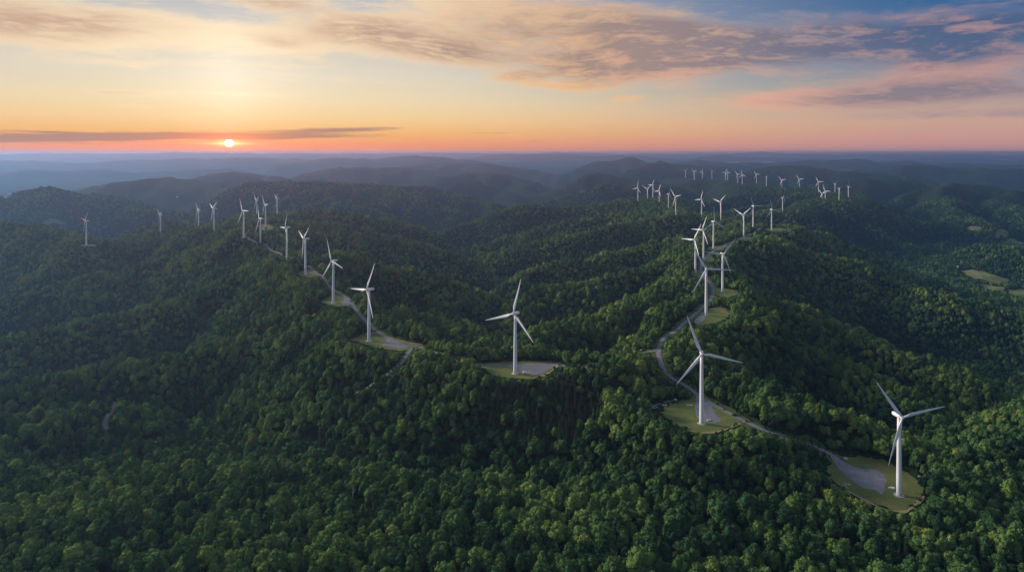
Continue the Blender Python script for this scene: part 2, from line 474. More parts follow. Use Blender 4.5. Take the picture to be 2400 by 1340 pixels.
# spurs falling right
ridge(['R10', (1900, 550, 2750), (2000, 590, 2700), (2150, 650, 2600)], .33, 55)
ridge(['R7', (1760, 570, 2150), (1833, 572, 2200), (1967, 617, 2150), (2100, 667, 2050), (2233, 705, 1950), (2420, 755, 1850)], .33, 50)
ridge(['R4', (1850, 720, 1450), (2000, 790, 1380), (2150, 850, 1300), (2260, 900, 1230)], .33, 50)
ridge(['R3', (1800, 800, 1130), (1950, 860, 1080), (2080, 930, 1000)], .30, 50)
ridge(['R2', (1760, 925, 850), (1920, 990, 800), (2040, 1040, 760)], .26, 50)
# the hill of the far row
ridge(['F18', 'F14', 'F13', 'F12', 'F11', 'F10', 'F9', 'F7', 'F5', 'F4', 'F3', 'F1', (1540, 424, 8300), (1480, 440, 8300)], .30, 80)
ridge(['R13', (1880, 492, 4050), 'F16', 'F17', 'F18', (2060, 480, 4600), (2150, 520, 4500), (2260, 580, 4200)], .33, 70)
ridge(['R13', (1750, 512, 3700), (1670, 522, 3700)], .36, 45)
ridge(['F11', (1750, 462, 5300), (1640, 480, 5100), (1500, 505, 4900)], .34, 50)
ridge(['F9', (1700, 445, 6300), (1600, 465, 6000), (1500, 482, 5800)], .34, 50)
ridge(['F13', (1850, 468, 4900), (1740, 492, 4700), (1640, 505, 4600)], .34, 50)
ridge(['F16', (2000, 520, 4100), (2080, 560, 3900), (2140, 590, 3700)], .30, 60)
ridge([(2230, 612, 3400), (2330, 578, 3300), (2450, 572, 3300)], .30, 60)
# middle and far hills
FAR = [
 ([(-150, 480, 4300), (0, 468, 4300), (60, 450, 4400), (130, 444, 4400), (200, 455, 4400), (300, 478, 4300), (400, 502, 4200), (480, 525, 4000)], .28, 110),
 ([(190, 445, 6100), (300, 424, 6200), (390, 415, 6300), (470, 426, 6300), (560, 442, 6200)], .28, 130),
 ([(440, 428, 8500), (500, 412, 8500), (560, 404, 8500), (640, 413, 8500), (720, 424, 8500)], .26, 160),
 ([(520, 462, 5000), (590, 432, 5300), (700, 428, 5500), (780, 432, 5500), (850, 435, 5500), (900, 446, 5400), (1000, 472, 5200), (1060, 500, 5000)], .28, 110),
 ([(780, 432, 5500), (720, 455, 4900), (800, 480, 4500), (900, 505, 4300)], .30, 90),
 ([(920, 438, 5900), (1000, 441, 5800), (1060, 455, 5700), (1130, 480, 5400), (1190, 492, 5200)], .28, 100),
 ([(690, 420, 9500), (720, 406, 9600), (800, 391, 9800), (870, 392, 9800), (930, 394, 9800), (1000, 402, 9700), (1100, 424, 9300), (1200, 448, 9000)], .26, 160),
 ([(1030, 442, 7500), (1070, 428, 7500), (1115, 421, 7500), (1160, 436, 7400), (1220, 462, 7200)], .34, 60),
 ([(1050, 413, 8700), (1120, 404, 8700), (1180, 409, 8700), (1250, 426, 8500), (1300, 446, 8300)], .28, 130),
 ([(900, 396, 12000), (940, 390, 12000), (1000, 383, 12200), (1080, 380, 12300), (1150, 385, 12200), (1220, 394, 12000), (1280, 403, 11700), (1330, 421, 11000)], .24, 220),
 ([(1265, 450, 7300), (1320, 431, 7400), (1380, 412, 7500), (1420, 408, 7500), (1480, 415, 7500), (1540, 430, 7300)], .28, 110),
 ([(1270, 475, 6000), (1350, 451, 6000), (1410, 433, 6000), (1480, 437, 6000), (1560, 436, 6100)], .28, 100),
 ([(1270, 420, 12000), (1340, 396, 12300), (1400, 380, 12500), (1480, 369, 12500), (1530, 381, 12500), (1620, 386, 12500), (1700, 392, 12300)], .26, 180),
 ([(1480, 398, 10000), (1550, 376, 10500), (1585, 382, 10500), (1640, 392, 10300), (1720, 402, 10000)], .30, 110),
 ([(1700, 408, 9000), (1760, 397, 9000), (1800, 392, 9000), (1850, 387, 9000), (1900, 391, 9000), (1960, 401, 8800), (2000, 406, 8700), (2100, 410, 8600)], .28, 150),
 ([(2030, 402, 10500), (2100, 393, 10500), (2150, 386, 10500), (2220, 388, 10500), (2300, 393, 10500), (2400, 396, 10500), (2700, 402, 10500)], .26, 190),
 ([(1925, 435, 7000), (1980, 424, 7000), (2033, 417, 7000), (2070, 421, 7000), (2110, 424, 7000), (2200, 440, 6800)], .28, 110),
 ([(2115, 425, 8500), (2150, 413, 8500), (2180, 418, 8500), (2230, 430, 8300)], .32, 100),
 ([(2000, 505, 5000), (2090, 472, 5200), (2165, 448, 5400), (2233, 430, 5600), (2290, 436, 5600), (2367, 446, 5500), (2450, 450, 5500), (2700, 470, 5500)], .28, 100),
 ([(2233, 430, 5600), (2210, 470, 4900), (2250, 505, 4500), (2330, 530, 4300)], .30, 80),
 ([(2367, 446, 5500), (2350, 480, 4900), (2420, 510, 4500)], .30, 80),
 ([(-300, 388, 19000), (0, 381, 19500), (80, 377, 20000), (170, 382, 20000), (290, 378, 20000), (400, 372, 20000), (480, 373, 20000), (590, 368, 20000), (700, 372, 20000), (770, 377, 19500), (850, 386, 19000)], .22, 260),
 ([(-200, 400, 14000), (60, 402, 14000), (200, 394, 14500), (330, 404, 14500), (420, 400, 14500), (520, 392, 15000)], .16, 300),
 ([(680, 378, 17000), (800, 373, 17000), (900, 369, 17000), (980, 363, 17000), (1060, 370, 17000), (1140, 380, 16500)], .24, 220),
 ([(-300, 363.1, 32000), (0, 360.7, 32000), (80, 360.0, 32000), (180, 358.7, 32000), (260, 360.7, 32000), (350, 358.4, 32000), (450, 356.8, 32000), (520, 358.4, 32000), (620, 360.0, 32000), (750, 358.4, 32000), (860, 360.7, 32000)], .2, 400),
 ([(800, 358.4, 36000), (900, 360.0, 36000), (1040, 357.6, 36000), (1120, 358.4, 36000), (1200, 360.7, 36000), (1300, 357.6, 36000), (1380, 358.4, 36000), (1440, 361.6, 36000), (1560, 363.1, 36000), (1680, 361.6, 36000),
   (1735, 360.0, 36000), (1760, 356.8, 36000), (1785, 356.2, 36000), (1812, 358.4, 36000), (1860, 361.6, 36000), (1930, 361.6, 36000), (2000, 362.3, 36000), (2060, 360.7, 36000), (2200, 361.6, 36000), (2400, 363.1, 36000), (2800, 364.7, 36000)], .2, 300),
 ([(-400, 361, 42000), (1200, 360, 42000), (2800, 362, 42000)], .2, 500),
 ([(1050, 374, 25000), (1120, 368, 25000), (1190, 360, 25000), (1230, 363, 25000), (1260, 361, 25000), (1330, 361, 25000), (1400, 366, 25000), (1500, 366, 25000), (1600, 376, 24000)], .24, 200),
 ([(1600, 374, 26000), (1660, 367, 26000), (1700, 364, 26000), (1770, 369, 26000), (1850, 374, 26000), (1950, 372, 26000), (2060, 377, 26000), (2200, 370, 26000), (2300, 371, 26000), (2400, 377, 26000), (2700, 376, 26000)], .24, 240),
 ([(1790, 386, 15500), (1850, 380, 15500), (1900, 376, 15500), (1980, 374, 15500), (2050, 381, 15500), (2120, 379, 15500), (2200, 384, 15500), (2500, 388, 15500)], .22, 240),
 ([(1590, 381, 15000), (1625, 373, 15000), (1650, 378, 15000), (1700, 386, 15000)], .3, 90),
 ([(1700, 386, 15500), (1730, 382, 15500), (1775, 383, 15500), (1800, 389, 15500)], .3, 90),
]
for pts, s, w in FAR:
    ridge(pts, s, w)

ridge([(1610, 379.8, 20000), (1840, 379.8, 20000)], .016, 50)      # broad valley floors that hold the two lakes
ridge([(1915, 396.3, 13000), (2015, 396.3, 13000)], .02, 50)
FLOOR_Z = 70.0


def height(x, y):
    """height of the bare ground at world x, y"""
    r = np.sqrt(x * x + y * y)
    th, lr = np.arctan2(x, y), np.log(r)
    # bend the crest lines a little so that nothing runs ruler-straight
    wx = fbm(th / .10, lr / .10, 5, 3) * np.minimum(r * .018, 260)
    wy = fbm(th / .10, lr / .10, 31, 3) * np.minimum(r * .018, 260)
    x2, y2 = x + wx, y + wy
    k = 10.0
    S = np.exp((FLOOR_Z + fbm(x / 900., y / 900., 77, 3) * 18 - 600.) / k)
    best = np.full(x.shape, -1e9)
    drop = np.zeros(x.shape)
    for q, s, w in RIDGES:
        hr = np.full(x.shape, -1e9)
        dr = np.zeros(x.shape)
        for a, b in zip(q[:-1], q[1:]):
            dx, dy = b[0] - a[0], b[1] - a[1]
            L2 = dx * dx + dy * dy
            t = np.clip(((x2 - a[0]) * dx + (y2 - a[1]) * dy) / L2, 0, 1)
            d2 = (x2 - a[0] - t * dx) ** 2 + (y2 - a[1] - t * dy) ** 2
            fall = s * (np.sqrt(d2 + w * w) - w)
            h = a[2] + (b[2] - a[2]) * t - fall
            up = h > hr
            hr = np.where(up, h, hr); dr = np.where(up, fall, dr)
        S += np.exp(np.clip((hr - 600.) / k, -80, 40))
        up = hr > best
        best = np.where(up, hr, best); drop = np.where(up, dr, drop)
    h = 600. + k * np.log(S)
    # gullies down the flanks and a general roughness
    g = np.abs(fbm(th / .13, lr / .13, 101, 2))
    h -= np.minimum(r * .010, 90) * np.clip(drop / 70., 0, 1) * np.clip(1 - 2.2 * g, 0, 1) * np.clip((h - FLOOR_Z) / 60., 0, 1)
    h += fbm(th / .045, lr / .045, 201, 4) * np.minimum(r * .0028, 45)
    return h


NT_, NR_ = 880, 1000
TH = np.radians(np.linspace(-50, 50, NT_))
LR = np.linspace(math.log(260.), math.log(50000.), NR_)
gt, gl = np.meshgrid(TH, LR, indexing='ij')
GX, GY = np.sin(gt) * np.exp(gl), np.cos(gt) * np.exp(gl)
GH = height(GX.ravel(), GY.ravel()).reshape(GX.shape)


def hz(x, y):
    """height of the terrain mesh at x, y (bilinear on the polar grid)"""
    x = np.asarray(x, float); y = np.asarray(y, float)
    a = (np.arctan2(x, y) - TH[0]) / (TH[1] - TH[0])
    b = (np.log(np.sqrt(x * x + y * y)) - LR[0]) / (LR[1] - LR[0])
    a = np.clip(a, 0, NT_ - 1.001); b = np.clip(b, 0, NR_ - 1.001)
    i, j = a.astype(int), b.astype(int)
    u, v = a - i, b - j
    return (GH[i, j] * (1 - u) * (1 - v) + GH[i + 1, j] * u * (1 - v) + GH[i, j + 1] * (1 - u) * v + GH[i + 1, j + 1] * u * v)


def hit(px, py, d0=480., d1=30000.):
    """where the sight line through a pixel of the photograph first meets the ground"""
    D = np.exp(np.linspace(math.log(d0), math.log(d1), 6000))
    x = (px - CX) / F * D
    z = CZ - (py - HY) / F * D
    below = np.nonzero(z <= hz(x, D))[0]
    k = below[0] if len(below) else len(D) - 1
    return np.array([x[k], D[k]])


# -- flatten the pads under the turbines
def flatten(cx, cyy, z, R, blend):
    d = np.sqrt((GX - cx) ** 2 + (GY - cyy) ** 2)
    m = np.clip((d - R) / blend, 0, 1)
    m = m * m * (3 - 2 * m)
    GH[:] = z * (1 - m) + GH * m


PADPX = {
 'R1': [(1932, 1092), (1962, 1073), (2010, 1070), (2060, 1077), (2112, 1098), (2142, 1118), (2166, 1160), (2142, 1183), (2112, 1198), (2070, 1189), (2020, 1167), (1982, 1147), (1952, 1120)],
 'R2': [(1546, 965), (1572, 948), (1612, 936), (1645, 925), (1685, 955), (1742, 986), (1712, 1000), (1676, 1012), (1642, 1014), (1606, 1004), (1572, 984)],
 'T3': [(1126, 858), (1160, 850), (1215, 846), (1270, 846), (1316, 851), (1302, 863), (1272, 880), (1232, 887), (1185, 885), (1152, 877)],
 'T4': [(822, 797), (846, 785), (885, 776), (930, 794), (990, 808), (966, 819), (905, 819), (852, 806)],
 'T5': [(752, 706), (785, 692), (812, 694), (826, 712), (800, 717), (770, 716)],
 'R3': [(1626, 752), (1650, 727), (1690, 720), (1712, 734), (1695, 750), (1662, 760), (1632, 762)],
 'R4': [(1664, 690), (1676, 676), (1722, 680), (1728, 690), (1700, 697)],
 'T6': [(696, 641), (712, 634), (742, 634), (746, 645), (714, 650)],
 'T10': [(596, 534), (612, 524), (640, 530), (636, 537), (612, 540)],
 'R6': [(1640, 612), (1648, 598), (1668, 600), (1672, 612)],
 'R7': [(1656, 586), (1664, 577), (1690, 578), (1694, 586)],
 'R8': [(1724, 566), (1742, 552), (1762, 556), (1756, 563)],
 'R10': [(1784, 543), (1800, 534), (1836, 535), (1838, 541)],
 'L1': [(184, 575.5), (200, 572.5), (222, 573.5), (220, 576)],
 'R5': [(1618, 643), (1630, 632), (1655, 640), (1640, 650)],
}


def px_plane(px, py, z):
    D = (CZ - z) * F / (py - HY)
    return ((px - CX) / F * D, D)


PADS = {}
for k, poly in PADPX.items():
    z = TP[k][2]
    P = np.array([px_plane(a, b, z) for a, b in poly])
    PADS[k] = (P, z)
    c = P.mean(0)
    R = np.sqrt(((P - c) ** 2).sum(1)).max()
    flatten(c[0], c[1], z, R * 0.98, max(22., R * .6))
for k, p in TP.items():
    if k not in PADS:
        flatten(p[0], p[1], p[2], 20, 45 if p[1] < 3000 else min(420., .085 * p[1]))
        a = np.linspace(0, 2 * PI, 13)[:-1]
        rr = 15 + 4 * np.sin(a * 3 + p[0])
        PADS[k] = (np.stack([p[0] + rr * 1.3 * np.cos(a), p[1] + rr * np.sin(a)], 1), p[2])


def catmull(P, step):
    P = np.asarray(P, float)
    Q = np.vstack([2 * P[0] - P[1], P, 2 * P[-1] - P[-2]])
    out = []
    for i in range(1, len(Q) - 2):
        n = max(2, int(np.linalg.norm(Q[i + 1] - Q[i]) / step))
        for t in np.linspace(0, 1, n, endpoint=False):
            out.append(0.5 * ((2 * Q[i]) + (-Q[i - 1] + Q[i + 1]) * t + (2 * Q[i - 1] - 5 * Q[i] + 4 * Q[i + 1] - Q[i + 2]) * t * t
                              + (-Q[i - 1] + 3 * Q[i] - 3 * Q[i + 1] + Q[i + 2]) * t ** 3))
    out.append(P[-1])
    return np.array(out)


ROADPX = {   # centre lines traced over the ground; second value is the width of the carriageway
 'ridge': ([(2040, 1112), (1985, 1092), (1945, 1074), (1900, 1046), (1860, 1026), (1800, 1006), (1742, 985), (1695, 961), (1650, 936), (1612, 912), (1575, 885), (1552, 855), (1543, 822),
            (1556, 796), (1588, 769), (1625, 740), (1648, 718), (1668, 695), (1670, 676), (1656, 657), (1645, 640), (1644, 622), (1655, 604), (1672, 588), (1700, 575), (1728, 563), (1750, 552), (1775, 543), (1800, 538)], 6.5),
 'spur': ([(1546, 815), (1525, 820), (1500, 823), (1478, 829), (1440, 842), (1380, 853), (1310, 857), (1240, 856), (1180, 857), (1130, 858), (1070, 843), (1020, 826), (985, 815), (950, 810),
           (915, 795), (880, 775), (850, 745), (828, 715), (808, 695), (788, 682), (765, 662), (742, 640), (722, 622), (690, 606), (655, 592), (625, 578), (598, 565), (575, 555), (585, 543), (606, 532), (625, 529)], 6.0),
 'track': ([(968, 815), (945, 838), (915, 868), (885, 892), (858, 908), (836, 920), (800, 945)], 5.0),
 'lane': ([(285, 925), (268, 945), (254, 966), (247, 985), (250, 1002), (262, 1020)], 5.0),
}
ROADS = {}
for k, (pl, wd) in ROADPX.items():
    P = np.array([hit(a, b) for a, b in pl])
    C = catmull(P, 5.0)
    z = hz(C[:, 0], C[:, 1])
    ker = np.hanning(25); ker /= ker.sum()
    zs = np.convolve(np.pad(z, 12, mode='edge'), ker, 'valid')
    ROADS[k] = (C, zs, wd)
rmask = (np.exp(gl) < 3200) & (np.exp(gl) > 550)
ridx = np.nonzero(rmask.ravel())[0]


def dist_line(x, y, C):
    best = np.full(x.shape, 1e9); idx = np.zeros(x.shape, int)
    for i in range(len(C)):
        d = (x - C[i, 0]) ** 2 + (y - C[i, 1]) ** 2
        up = d < best
        best = np.where(up, d, best); idx = np.where(up, i, idx)
    return np.sqrt(best), idx


gxr, gyr = GX.ravel()[ridx], GY.ravel()[ridx]
ghr = GH.ravel()[ridx].copy()
for k, (C, zs, wd) in ROADS.items():
    near = np.nonzero((gxr > C[:, 0].min() - 40) & (gxr < C[:, 0].max() + 40) & (gyr > C[:, 1].min() - 40) & (gyr < C[:, 1].max() + 40))[0]
    d, i = dist_line(gxr[near], gyr[near], C)
    m = np.clip((d - wd * .75) / 16., 0, 1); m = m * m * (3 - 2 * m)
    ghr[near] = zs[i] * (1 - m) + ghr[near] * m
GH.ravel()[ridx] = ghr

# -- the terrain mesh
M_GROUND = terrain_mat()
vv = np.stack([GX, GY, GH], -1).reshape(-1, 3)
ii = (np.arange(NT_ - 1)[:, None] * NR_ + np.arange(NR_ - 1)[None]).ravel()
ff = np.stack([ii, ii + 1, ii + NR_ + 1, ii + NR_], 1)
me = bpy.data.meshes.new('terrain')
me.vertices.add(len(vv)); me.vertices.foreach_set('co', vv.astype(np.float32).ravel())
me.loops.add(ff.size); me.loops.foreach_set('vertex_index', ff[:, ::-1].astype(np.int32).ravel())
me.polygons.add(len(ff)); me.polygons.foreach_set('loop_start', np.arange(0, ff.size, 4, dtype=np.int32))
me.polygons.foreach_set('use_smooth', np.ones(len(ff), bool))
me.update(calc_edges=True)
me.materials.append(M_GROUND)
tag(link('terrain', me), 'wooded ridges, valleys and hills reaching to the horizon', None, None, 'structure')


# ------------------------------------------------------------------ sheets on the ground
def sheet(name, P, m, off, label, jit=0.04, rings=14, step=3.0):
    """a sheet of turf, gravel or soil draped inside an outline"""
    B = catmull(np.vstack([P, P[:1]]), step)[:-1]
    c = B.mean(0)
    a = np.arange(len(B))
    B = c + (B - c) * (1 + jit * (fbm(a / 5.0, a * 0 + c[0], 3, 3)))[:, None]
    v, f = [(c[0], c[1])], []
    n = len(B)
    for r in range(1, rings + 1):
        v += list(map(tuple, c + (B - c) * (r / rings)))
    for i in range(n):
        f.append((0, 1 + i, 1 + (i + 1) % n))
    for r in range(rings - 1):
        o = 1 + r * n
        for i in range(n):
            j = (i + 1) % n
            f.append((o + i, o + n + i, o + n + j, o + j))
    v = np.array(v)
    z = hz(v[:, 0], v[:, 1]) + off
    me = bpy.data.meshes.new(name)
    me.from_pydata(np.column_stack([v, z]).tolist(), [], f)
    me.materials.append(m)
    me.polygons.foreach_set('use_smooth', np.ones(len(me.polygons), bool))
    bm = bmesh.new(); bm.from_mesh(me); bmesh.ops.recalc_face_normals(bm, faces=bm.faces); bm.to_mesh(me); bm.free()
    if sum(p.normal.z for p in me.polygons) < 0: me.flip_normals()
    return tag(link(name, me), label, None, None, 'structure')


def ribbon(name, C, wd, m, off, label, jit=0.0, seed=1):
    t = np.gradient(C, axis=0); t /= np.linalg.norm(t, axis=1)[:, None] + 1e-9
    nrm = np.stack([-t[:, 1], t[:, 0]], 1)
    s = np.arange(len(C)) / 3.0
    nw = 7
    v = []
    for j in range(nw):
        o = (j / (nw - 1) - .5) * wd
        e = 1 + (jit * fbm(s, s * 0 + (3.3 if o < 0 else 8.8), seed, 3) if jit else 0)
        q = C + nrm * (o * e)[:, None] if jit else C + nrm * o
        v.append(np.column_stack([q, hz(q[:, 0], q[:, 1]) + off]))
    n = len(C)
    f = [(j * n + i, j * n + i + 1, (j + 1) * n + i + 1, (j + 1) * n + i) for j in range(nw - 1) for i in range(n - 1)]
    me = mesh_np(name, np.vstack(v), f, [m], True)
    if sum(p.normal.z for p in me.polygons) < 0: me.flip_normals()
    return tag(link(name, me), label, None, None, 'structure')


VERGE_W = {'ridge': 21.0, 'spur': 15.0, 'track': 9.0, 'lane': 9.0}
for k, (C, zs, wd) in ROADS.items():
    ribbon('verge', C, VERGE_W[k], M_VERGE, 0.12, 'grass verge along the gravel road', .5, 4)
    ribbon('road', C, wd, M_GRAVEL, 0.34, 'grey gravel road winding through the forest', .10, 9)
for k, (P, z) in PADS.items():
    sheet('grass_clearing', P, M_GRASS, 0.20, 'mown grass clearing around a turbine', .11)
GRAVPX = {
 'R1': [(1946, 1078), (1985, 1090), (2020, 1098), (2055, 1102), (2078, 1120), (2074, 1140), (2066, 1158), (2052, 1148), (2022, 1143), (1992, 1122), (1966, 1098)],
 'R2': [(1632, 930), (1664, 940), (1672, 962), (1690, 985), (1672, 993), (1640, 984), (1630, 965)],
 'T3': [(1180, 857), (1240, 852), (1305, 854), (1292, 864), (1258, 878), (1232, 876), (1212, 864)],
 'T4': [(888, 781), (925, 800), (962, 812), (935, 815), (896, 808), (906, 798)],
 'T5': [(806, 698), (826, 712), (812, 716), (800, 712)],
 'R3': [(1626, 752), (1645, 738), (1652, 748), (1634, 760)],
}
for k, pl in GRAVPX.items():
    sheet('gravel_pad', np.array([px_plane(a, b, TP[k][2]) for a, b in pl]), M_GRAVEL, 0.30, 'grey gravel crane pad beside a turbine', .06, 10)
RIMPX = {'R1': [(2168, 1158), (2145, 1184), (2112, 1200), (2070, 1191), (2020, 1168), (1985, 1150)], 'R2': [(1742, 988), (1714, 1001), (1678, 1012), (1645, 1015), (1618, 1009)],
         'T3': [(1310, 854), (1298, 866), (1272, 881), (1248, 886), (1236, 887)]}
for k, pl in RIMPX.items():
    C = catmull(np.array([px_plane(a, b, TP[k][2]) for a, b in pl]), 3.0)
    ribbon('soil_edge', C, 3.4, M_SOIL, 0.42, 'dry tan soil edge of a turbine clearing', 1.1, 2)
for k, pl in {'R1': [(1972, 1130), (1981, 1128), (1990, 1133), (1986, 1139), (1980, 1146), (1974, 1139)]}.items():
    sheet('bare_soil', np.array([px_plane(a, b, TP[k][2]) for a, b in pl]), mat('stony_soil', (0.26, 0.24, 0.20), 0.95, 0.1, var=[(0.6, (0.13, 0.13, 0.06), 0.4, 0.6)]), 0.36, 'pale bare stony patch in the nearest clearing', .45, 6, 1.5)
FIELDPX = [[(2246, 632), (2285, 633), (2330, 645), (2368, 656), (2340, 662), (2300, 656), (2272, 648)], [(2296, 664), (2350, 672), (2348, 683), (2312, 677)],
           [(2362, 680), (2420, 682), (2420, 693), (2372, 690)], [(2330, 549), (2350, 541), (2370, 543), (2362, 552), (2338, 556)],
           [(2356, 566), (2420, 564), (2420, 572), (2360, 572)], [(2262, 534), (2298, 532), (2296, 540), (2272, 541)], [(96, 524), (130, 514), (156, 520), (150, 528), (112, 529)]]
FIELDS = []
for pl in FIELDPX:
    P = np.array([hit(a, b) for a, b in pl])
    FIELDS.append(P)
    sheet('field', P, M_FIELD, 1.2, 'pale pasture on the valley floor', .16, 12, 12.0)


# ------------------------------------------------------------------ where trees may stand
def in_poly(x, y, P, grow=0.0):
    c = P.mean(0)
    Q = c + (P - c) * (1 + grow / (np.sqrt(((P - c) ** 2).sum(1)).mean() + 1e-6))
    ins = np.zeros(x.shape, bool)
    n = len(Q)
    for i in range(n):
        x1, y1 = Q[i]; x2, y2 = Q[(i + 1) % n]
        cond = ((y1 > y) != (y2 > y)) & (x < (x2 - x1) * (y - y1) / (y2 - y1 + 1e-12) + x1)
        ins ^= cond
    return ins


def at_plane_or_hit(px, py):
    return hit(px, py)


def open_points():
    """points of road and clearing that the photograph shows unhidden"""
    pts = []
    show = {'ridge': [(0, 930, 1742, 1000, 99), (1540, 640, 1895, 1048, 99), (1890, 1035, 2045, 1115, 99), (1690, 535, 1805, 580, 99), (1830, 1015, 1870, 1032, 99)],
            'spur': [(725, 622, 992, 818, 99), (1130, 840, 1312, 862, 99), (1490, 812, 1548, 826, 99), (585, 540, 660, 600, 99)], 'track': [(900, 812, 970, 880, 0), (834, 900, 862, 922, 0)], 'lane': [(240, 930, 285, 1006, 0)]}
    for k, (C, zs, wd) in ROADS.items():
        z = hz(C[:, 0], C[:, 1])
        qx = CX + F * C[:, 0] / C[:, 1]; qy = HY - F * (z - CZ) / C[:, 1]
        for (x0, y0, x1, y1, _) in show[k]:
            m = (qx >= x0) & (qx <= x1) & (qy >= y0) & (qy <= y1)
            pts += [(a, b, c - .2) for a, b, c in zip(C[m, 0], C[m, 1], z[m])]
    for k, (P, z) in PADS.items():
        B = catmull(np.vstack([P, P[:1]]), 4.0)
        pts += [(a, b, z) for a, b in B if k in PADPX]
        pts.append((TP[k][0], TP[k][1] - 3, z + 1))
    for P in FIELDS:
        c = P.mean(0)
        for t in (.35, .7, 1.0):
            B = c + (catmull(np.vstack([P, P[:1]]), 9.0) - c) * t
            pts += [(a, b, float(hz(a, b)) + 1) for a, b in B]
    return pts


def scatter():
    out = []
    for (r0, r1, sp) in [(470, 1700, 8.3), (1700, 3000, 9.2), (3000, 5200, 11.5), (5200, 6000, 13.0)]:
        nx, ny = int(2 * r1 * .75 / sp), int((r1 - r0 * .7) / sp)
        a, b = np.meshgrid(np.arange(nx), np.arange(ny), indexing='ij')
        x = (a.ravel() - nx / 2 + .5 * (b.ravel() % 2)) * sp; y = r0 * .7 + b.ravel() * sp
        x = x + rng.uniform(-.42, .42, x.shape) * sp; y = y + rng.uniform(-.42, .42, y.shape) * sp
        r = np.sqrt(x * x + y * y); th = np.arctan2(x, y)
        ok = (r >= r0) & (r < r1) & (np.abs(th) < math.radians(42))
        out.append(np.stack([x[ok], y[ok], np.full(ok.sum(), sp)], 1))
    T = np.vstack(out)
    x, y = T[:, 0], T[:, 1]
    keep = np.ones(len(T), bool)
    bush = np.zeros(len(T), bool)
    for k, (P, z) in PADS.items():
        c = P.mean(0); R = np.sqrt(((P - c) ** 2).sum(1)).max() + 12
        nr = np.nonzero((np.abs(x - c[0]) < R) & (np.abs(y - c[1]) < R))[0]
        keep[nr[in_poly(x[nr], y[nr], P, 5.0)]] = False
        rim = nr[in_poly(x[nr], y[nr], P, 5.0) & ~in_poly(x[nr], y[nr], P, -1.5)]
        rim = rim[np.hypot(x[rim] - TP[k][0], y[rim] - TP[k][1]) > 14]
        bush[rim[rng.random(len(rim)) < .75]] = True
    for k, (C, zs, wd) in ROADS.items():
        nr = np.nonzero((x > C[:, 0].min() - 30) & (x < C[:, 0].max() + 30) & (y > C[:, 1].min() - 30) & (y < C[:, 1].max() + 30))[0]
        d, i = dist_line(x[nr], y[nr], C[::2])
        lim = VERGE_W[k] * .5 + 2.0 + 3.0 * fbm(x[nr] / 25., y[nr] / 25., 8, 2)
        keep[nr[d < lim]] = False
    for P in FIELDS:
        keep &= ~in_poly(x, y, P, 4.0)
    # sight lines kept open in front of the things that stand among the trees
    for (px, py, R) in CLEAR:
        c = hit(px, py)
        keep &= ((x - c[0]) ** 2 + (y - c[1] + R * .45) ** 2 / 1.6) > R * R
    # a few natural gaps
    gap = fbm(x / 46., y / 46., 55, 2) > 0.92
    keep &= ~gap
    keep &= rng.random(len(keep)) > .05
    low = np.full(len(T), 99.0)
    zt = hz(x, y); rt = np.sqrt(x * x + y * y); at = np.arctan2(x, y)
    nearT = np.nonzero((rt < 5200) & keep)[0]
    o = nearT[np.argsort(at[nearT])]
    ao = at[o]
    for (tx, ty, tz) in open_points():
        r0 = math.hypot(tx, ty); a0 = math.atan2(tx, ty)
        lo, hi = np.searchsorted(ao, a0 - 6.5 / r0), np.searchsorted(ao, a0 + 6.5 / r0)
        c = o[lo:hi]
        c = c[(rt[c] < r0 + 3) & (rt[c] > r0 - 140)]
        if len(c):
            low[c] = np.minimum(low[c], tz + (CZ - tz) * (r0 - rt[c]) / r0 - zt[c])
    keep &= low > 2.0
    keep |= bush
    low = np.where(bush, np.minimum(low, rng.uniform(.4, 3.2, len(low))), low)
    T = np.column_stack([T, low])[keep]
    # leave out what no nearby viewpoint could see
    H = GH + 11.0
    slope = (H - CZ) / np.exp(gl)
    run = np.maximum.accumulate(slope, axis=1)
    r = np.sqrt(T[:, 0] ** 2 + T[:, 1] ** 2)
    i = np.clip(np.round((np.arctan2(T[:, 0], T[:, 1]) - TH[0]) / (TH[1] - TH[0])).astype(int), 0, NT_ - 1)
    j = np.clip(((np.log(r) - LR[0]) / (LR[1] - LR[0])).astype(int) - 2, 0, NR_ - 1)
    z = hz(T[:, 0], T[:, 1])
    vis = (z + 14 + 22 - CZ) / r >= run[i, j]
    T = np.column_stack([T[:, 0], T[:, 1], z, T[:, 2], T[:, 3]])[vis]
    return T


CLEAR = [(355, 1040, 15), (345, 1085, 13), (832, 1180, 17), (2155, 1118, 5), (1530, 955, 12), (1560, 948, 14), (1585, 938, 8), (1404, 560, 8)]
TREES = scatter()
print('trees', len(TREES))


# ------------------------------------------------------------------ tree shapes
def ico(sub):
    bm = bmesh.new()
    bmesh.ops.create_icosphere(bm, subdivisions=sub, radius=1.0)
    v = np.array([p.co[:] for p in bm.verts]); f = np.array([[q.index for q in p.verts] for p in bm.faces])
    bm.free()
    return v, f


ICO = {1: ico(1), 2: ico(2), 3: ico(3)}


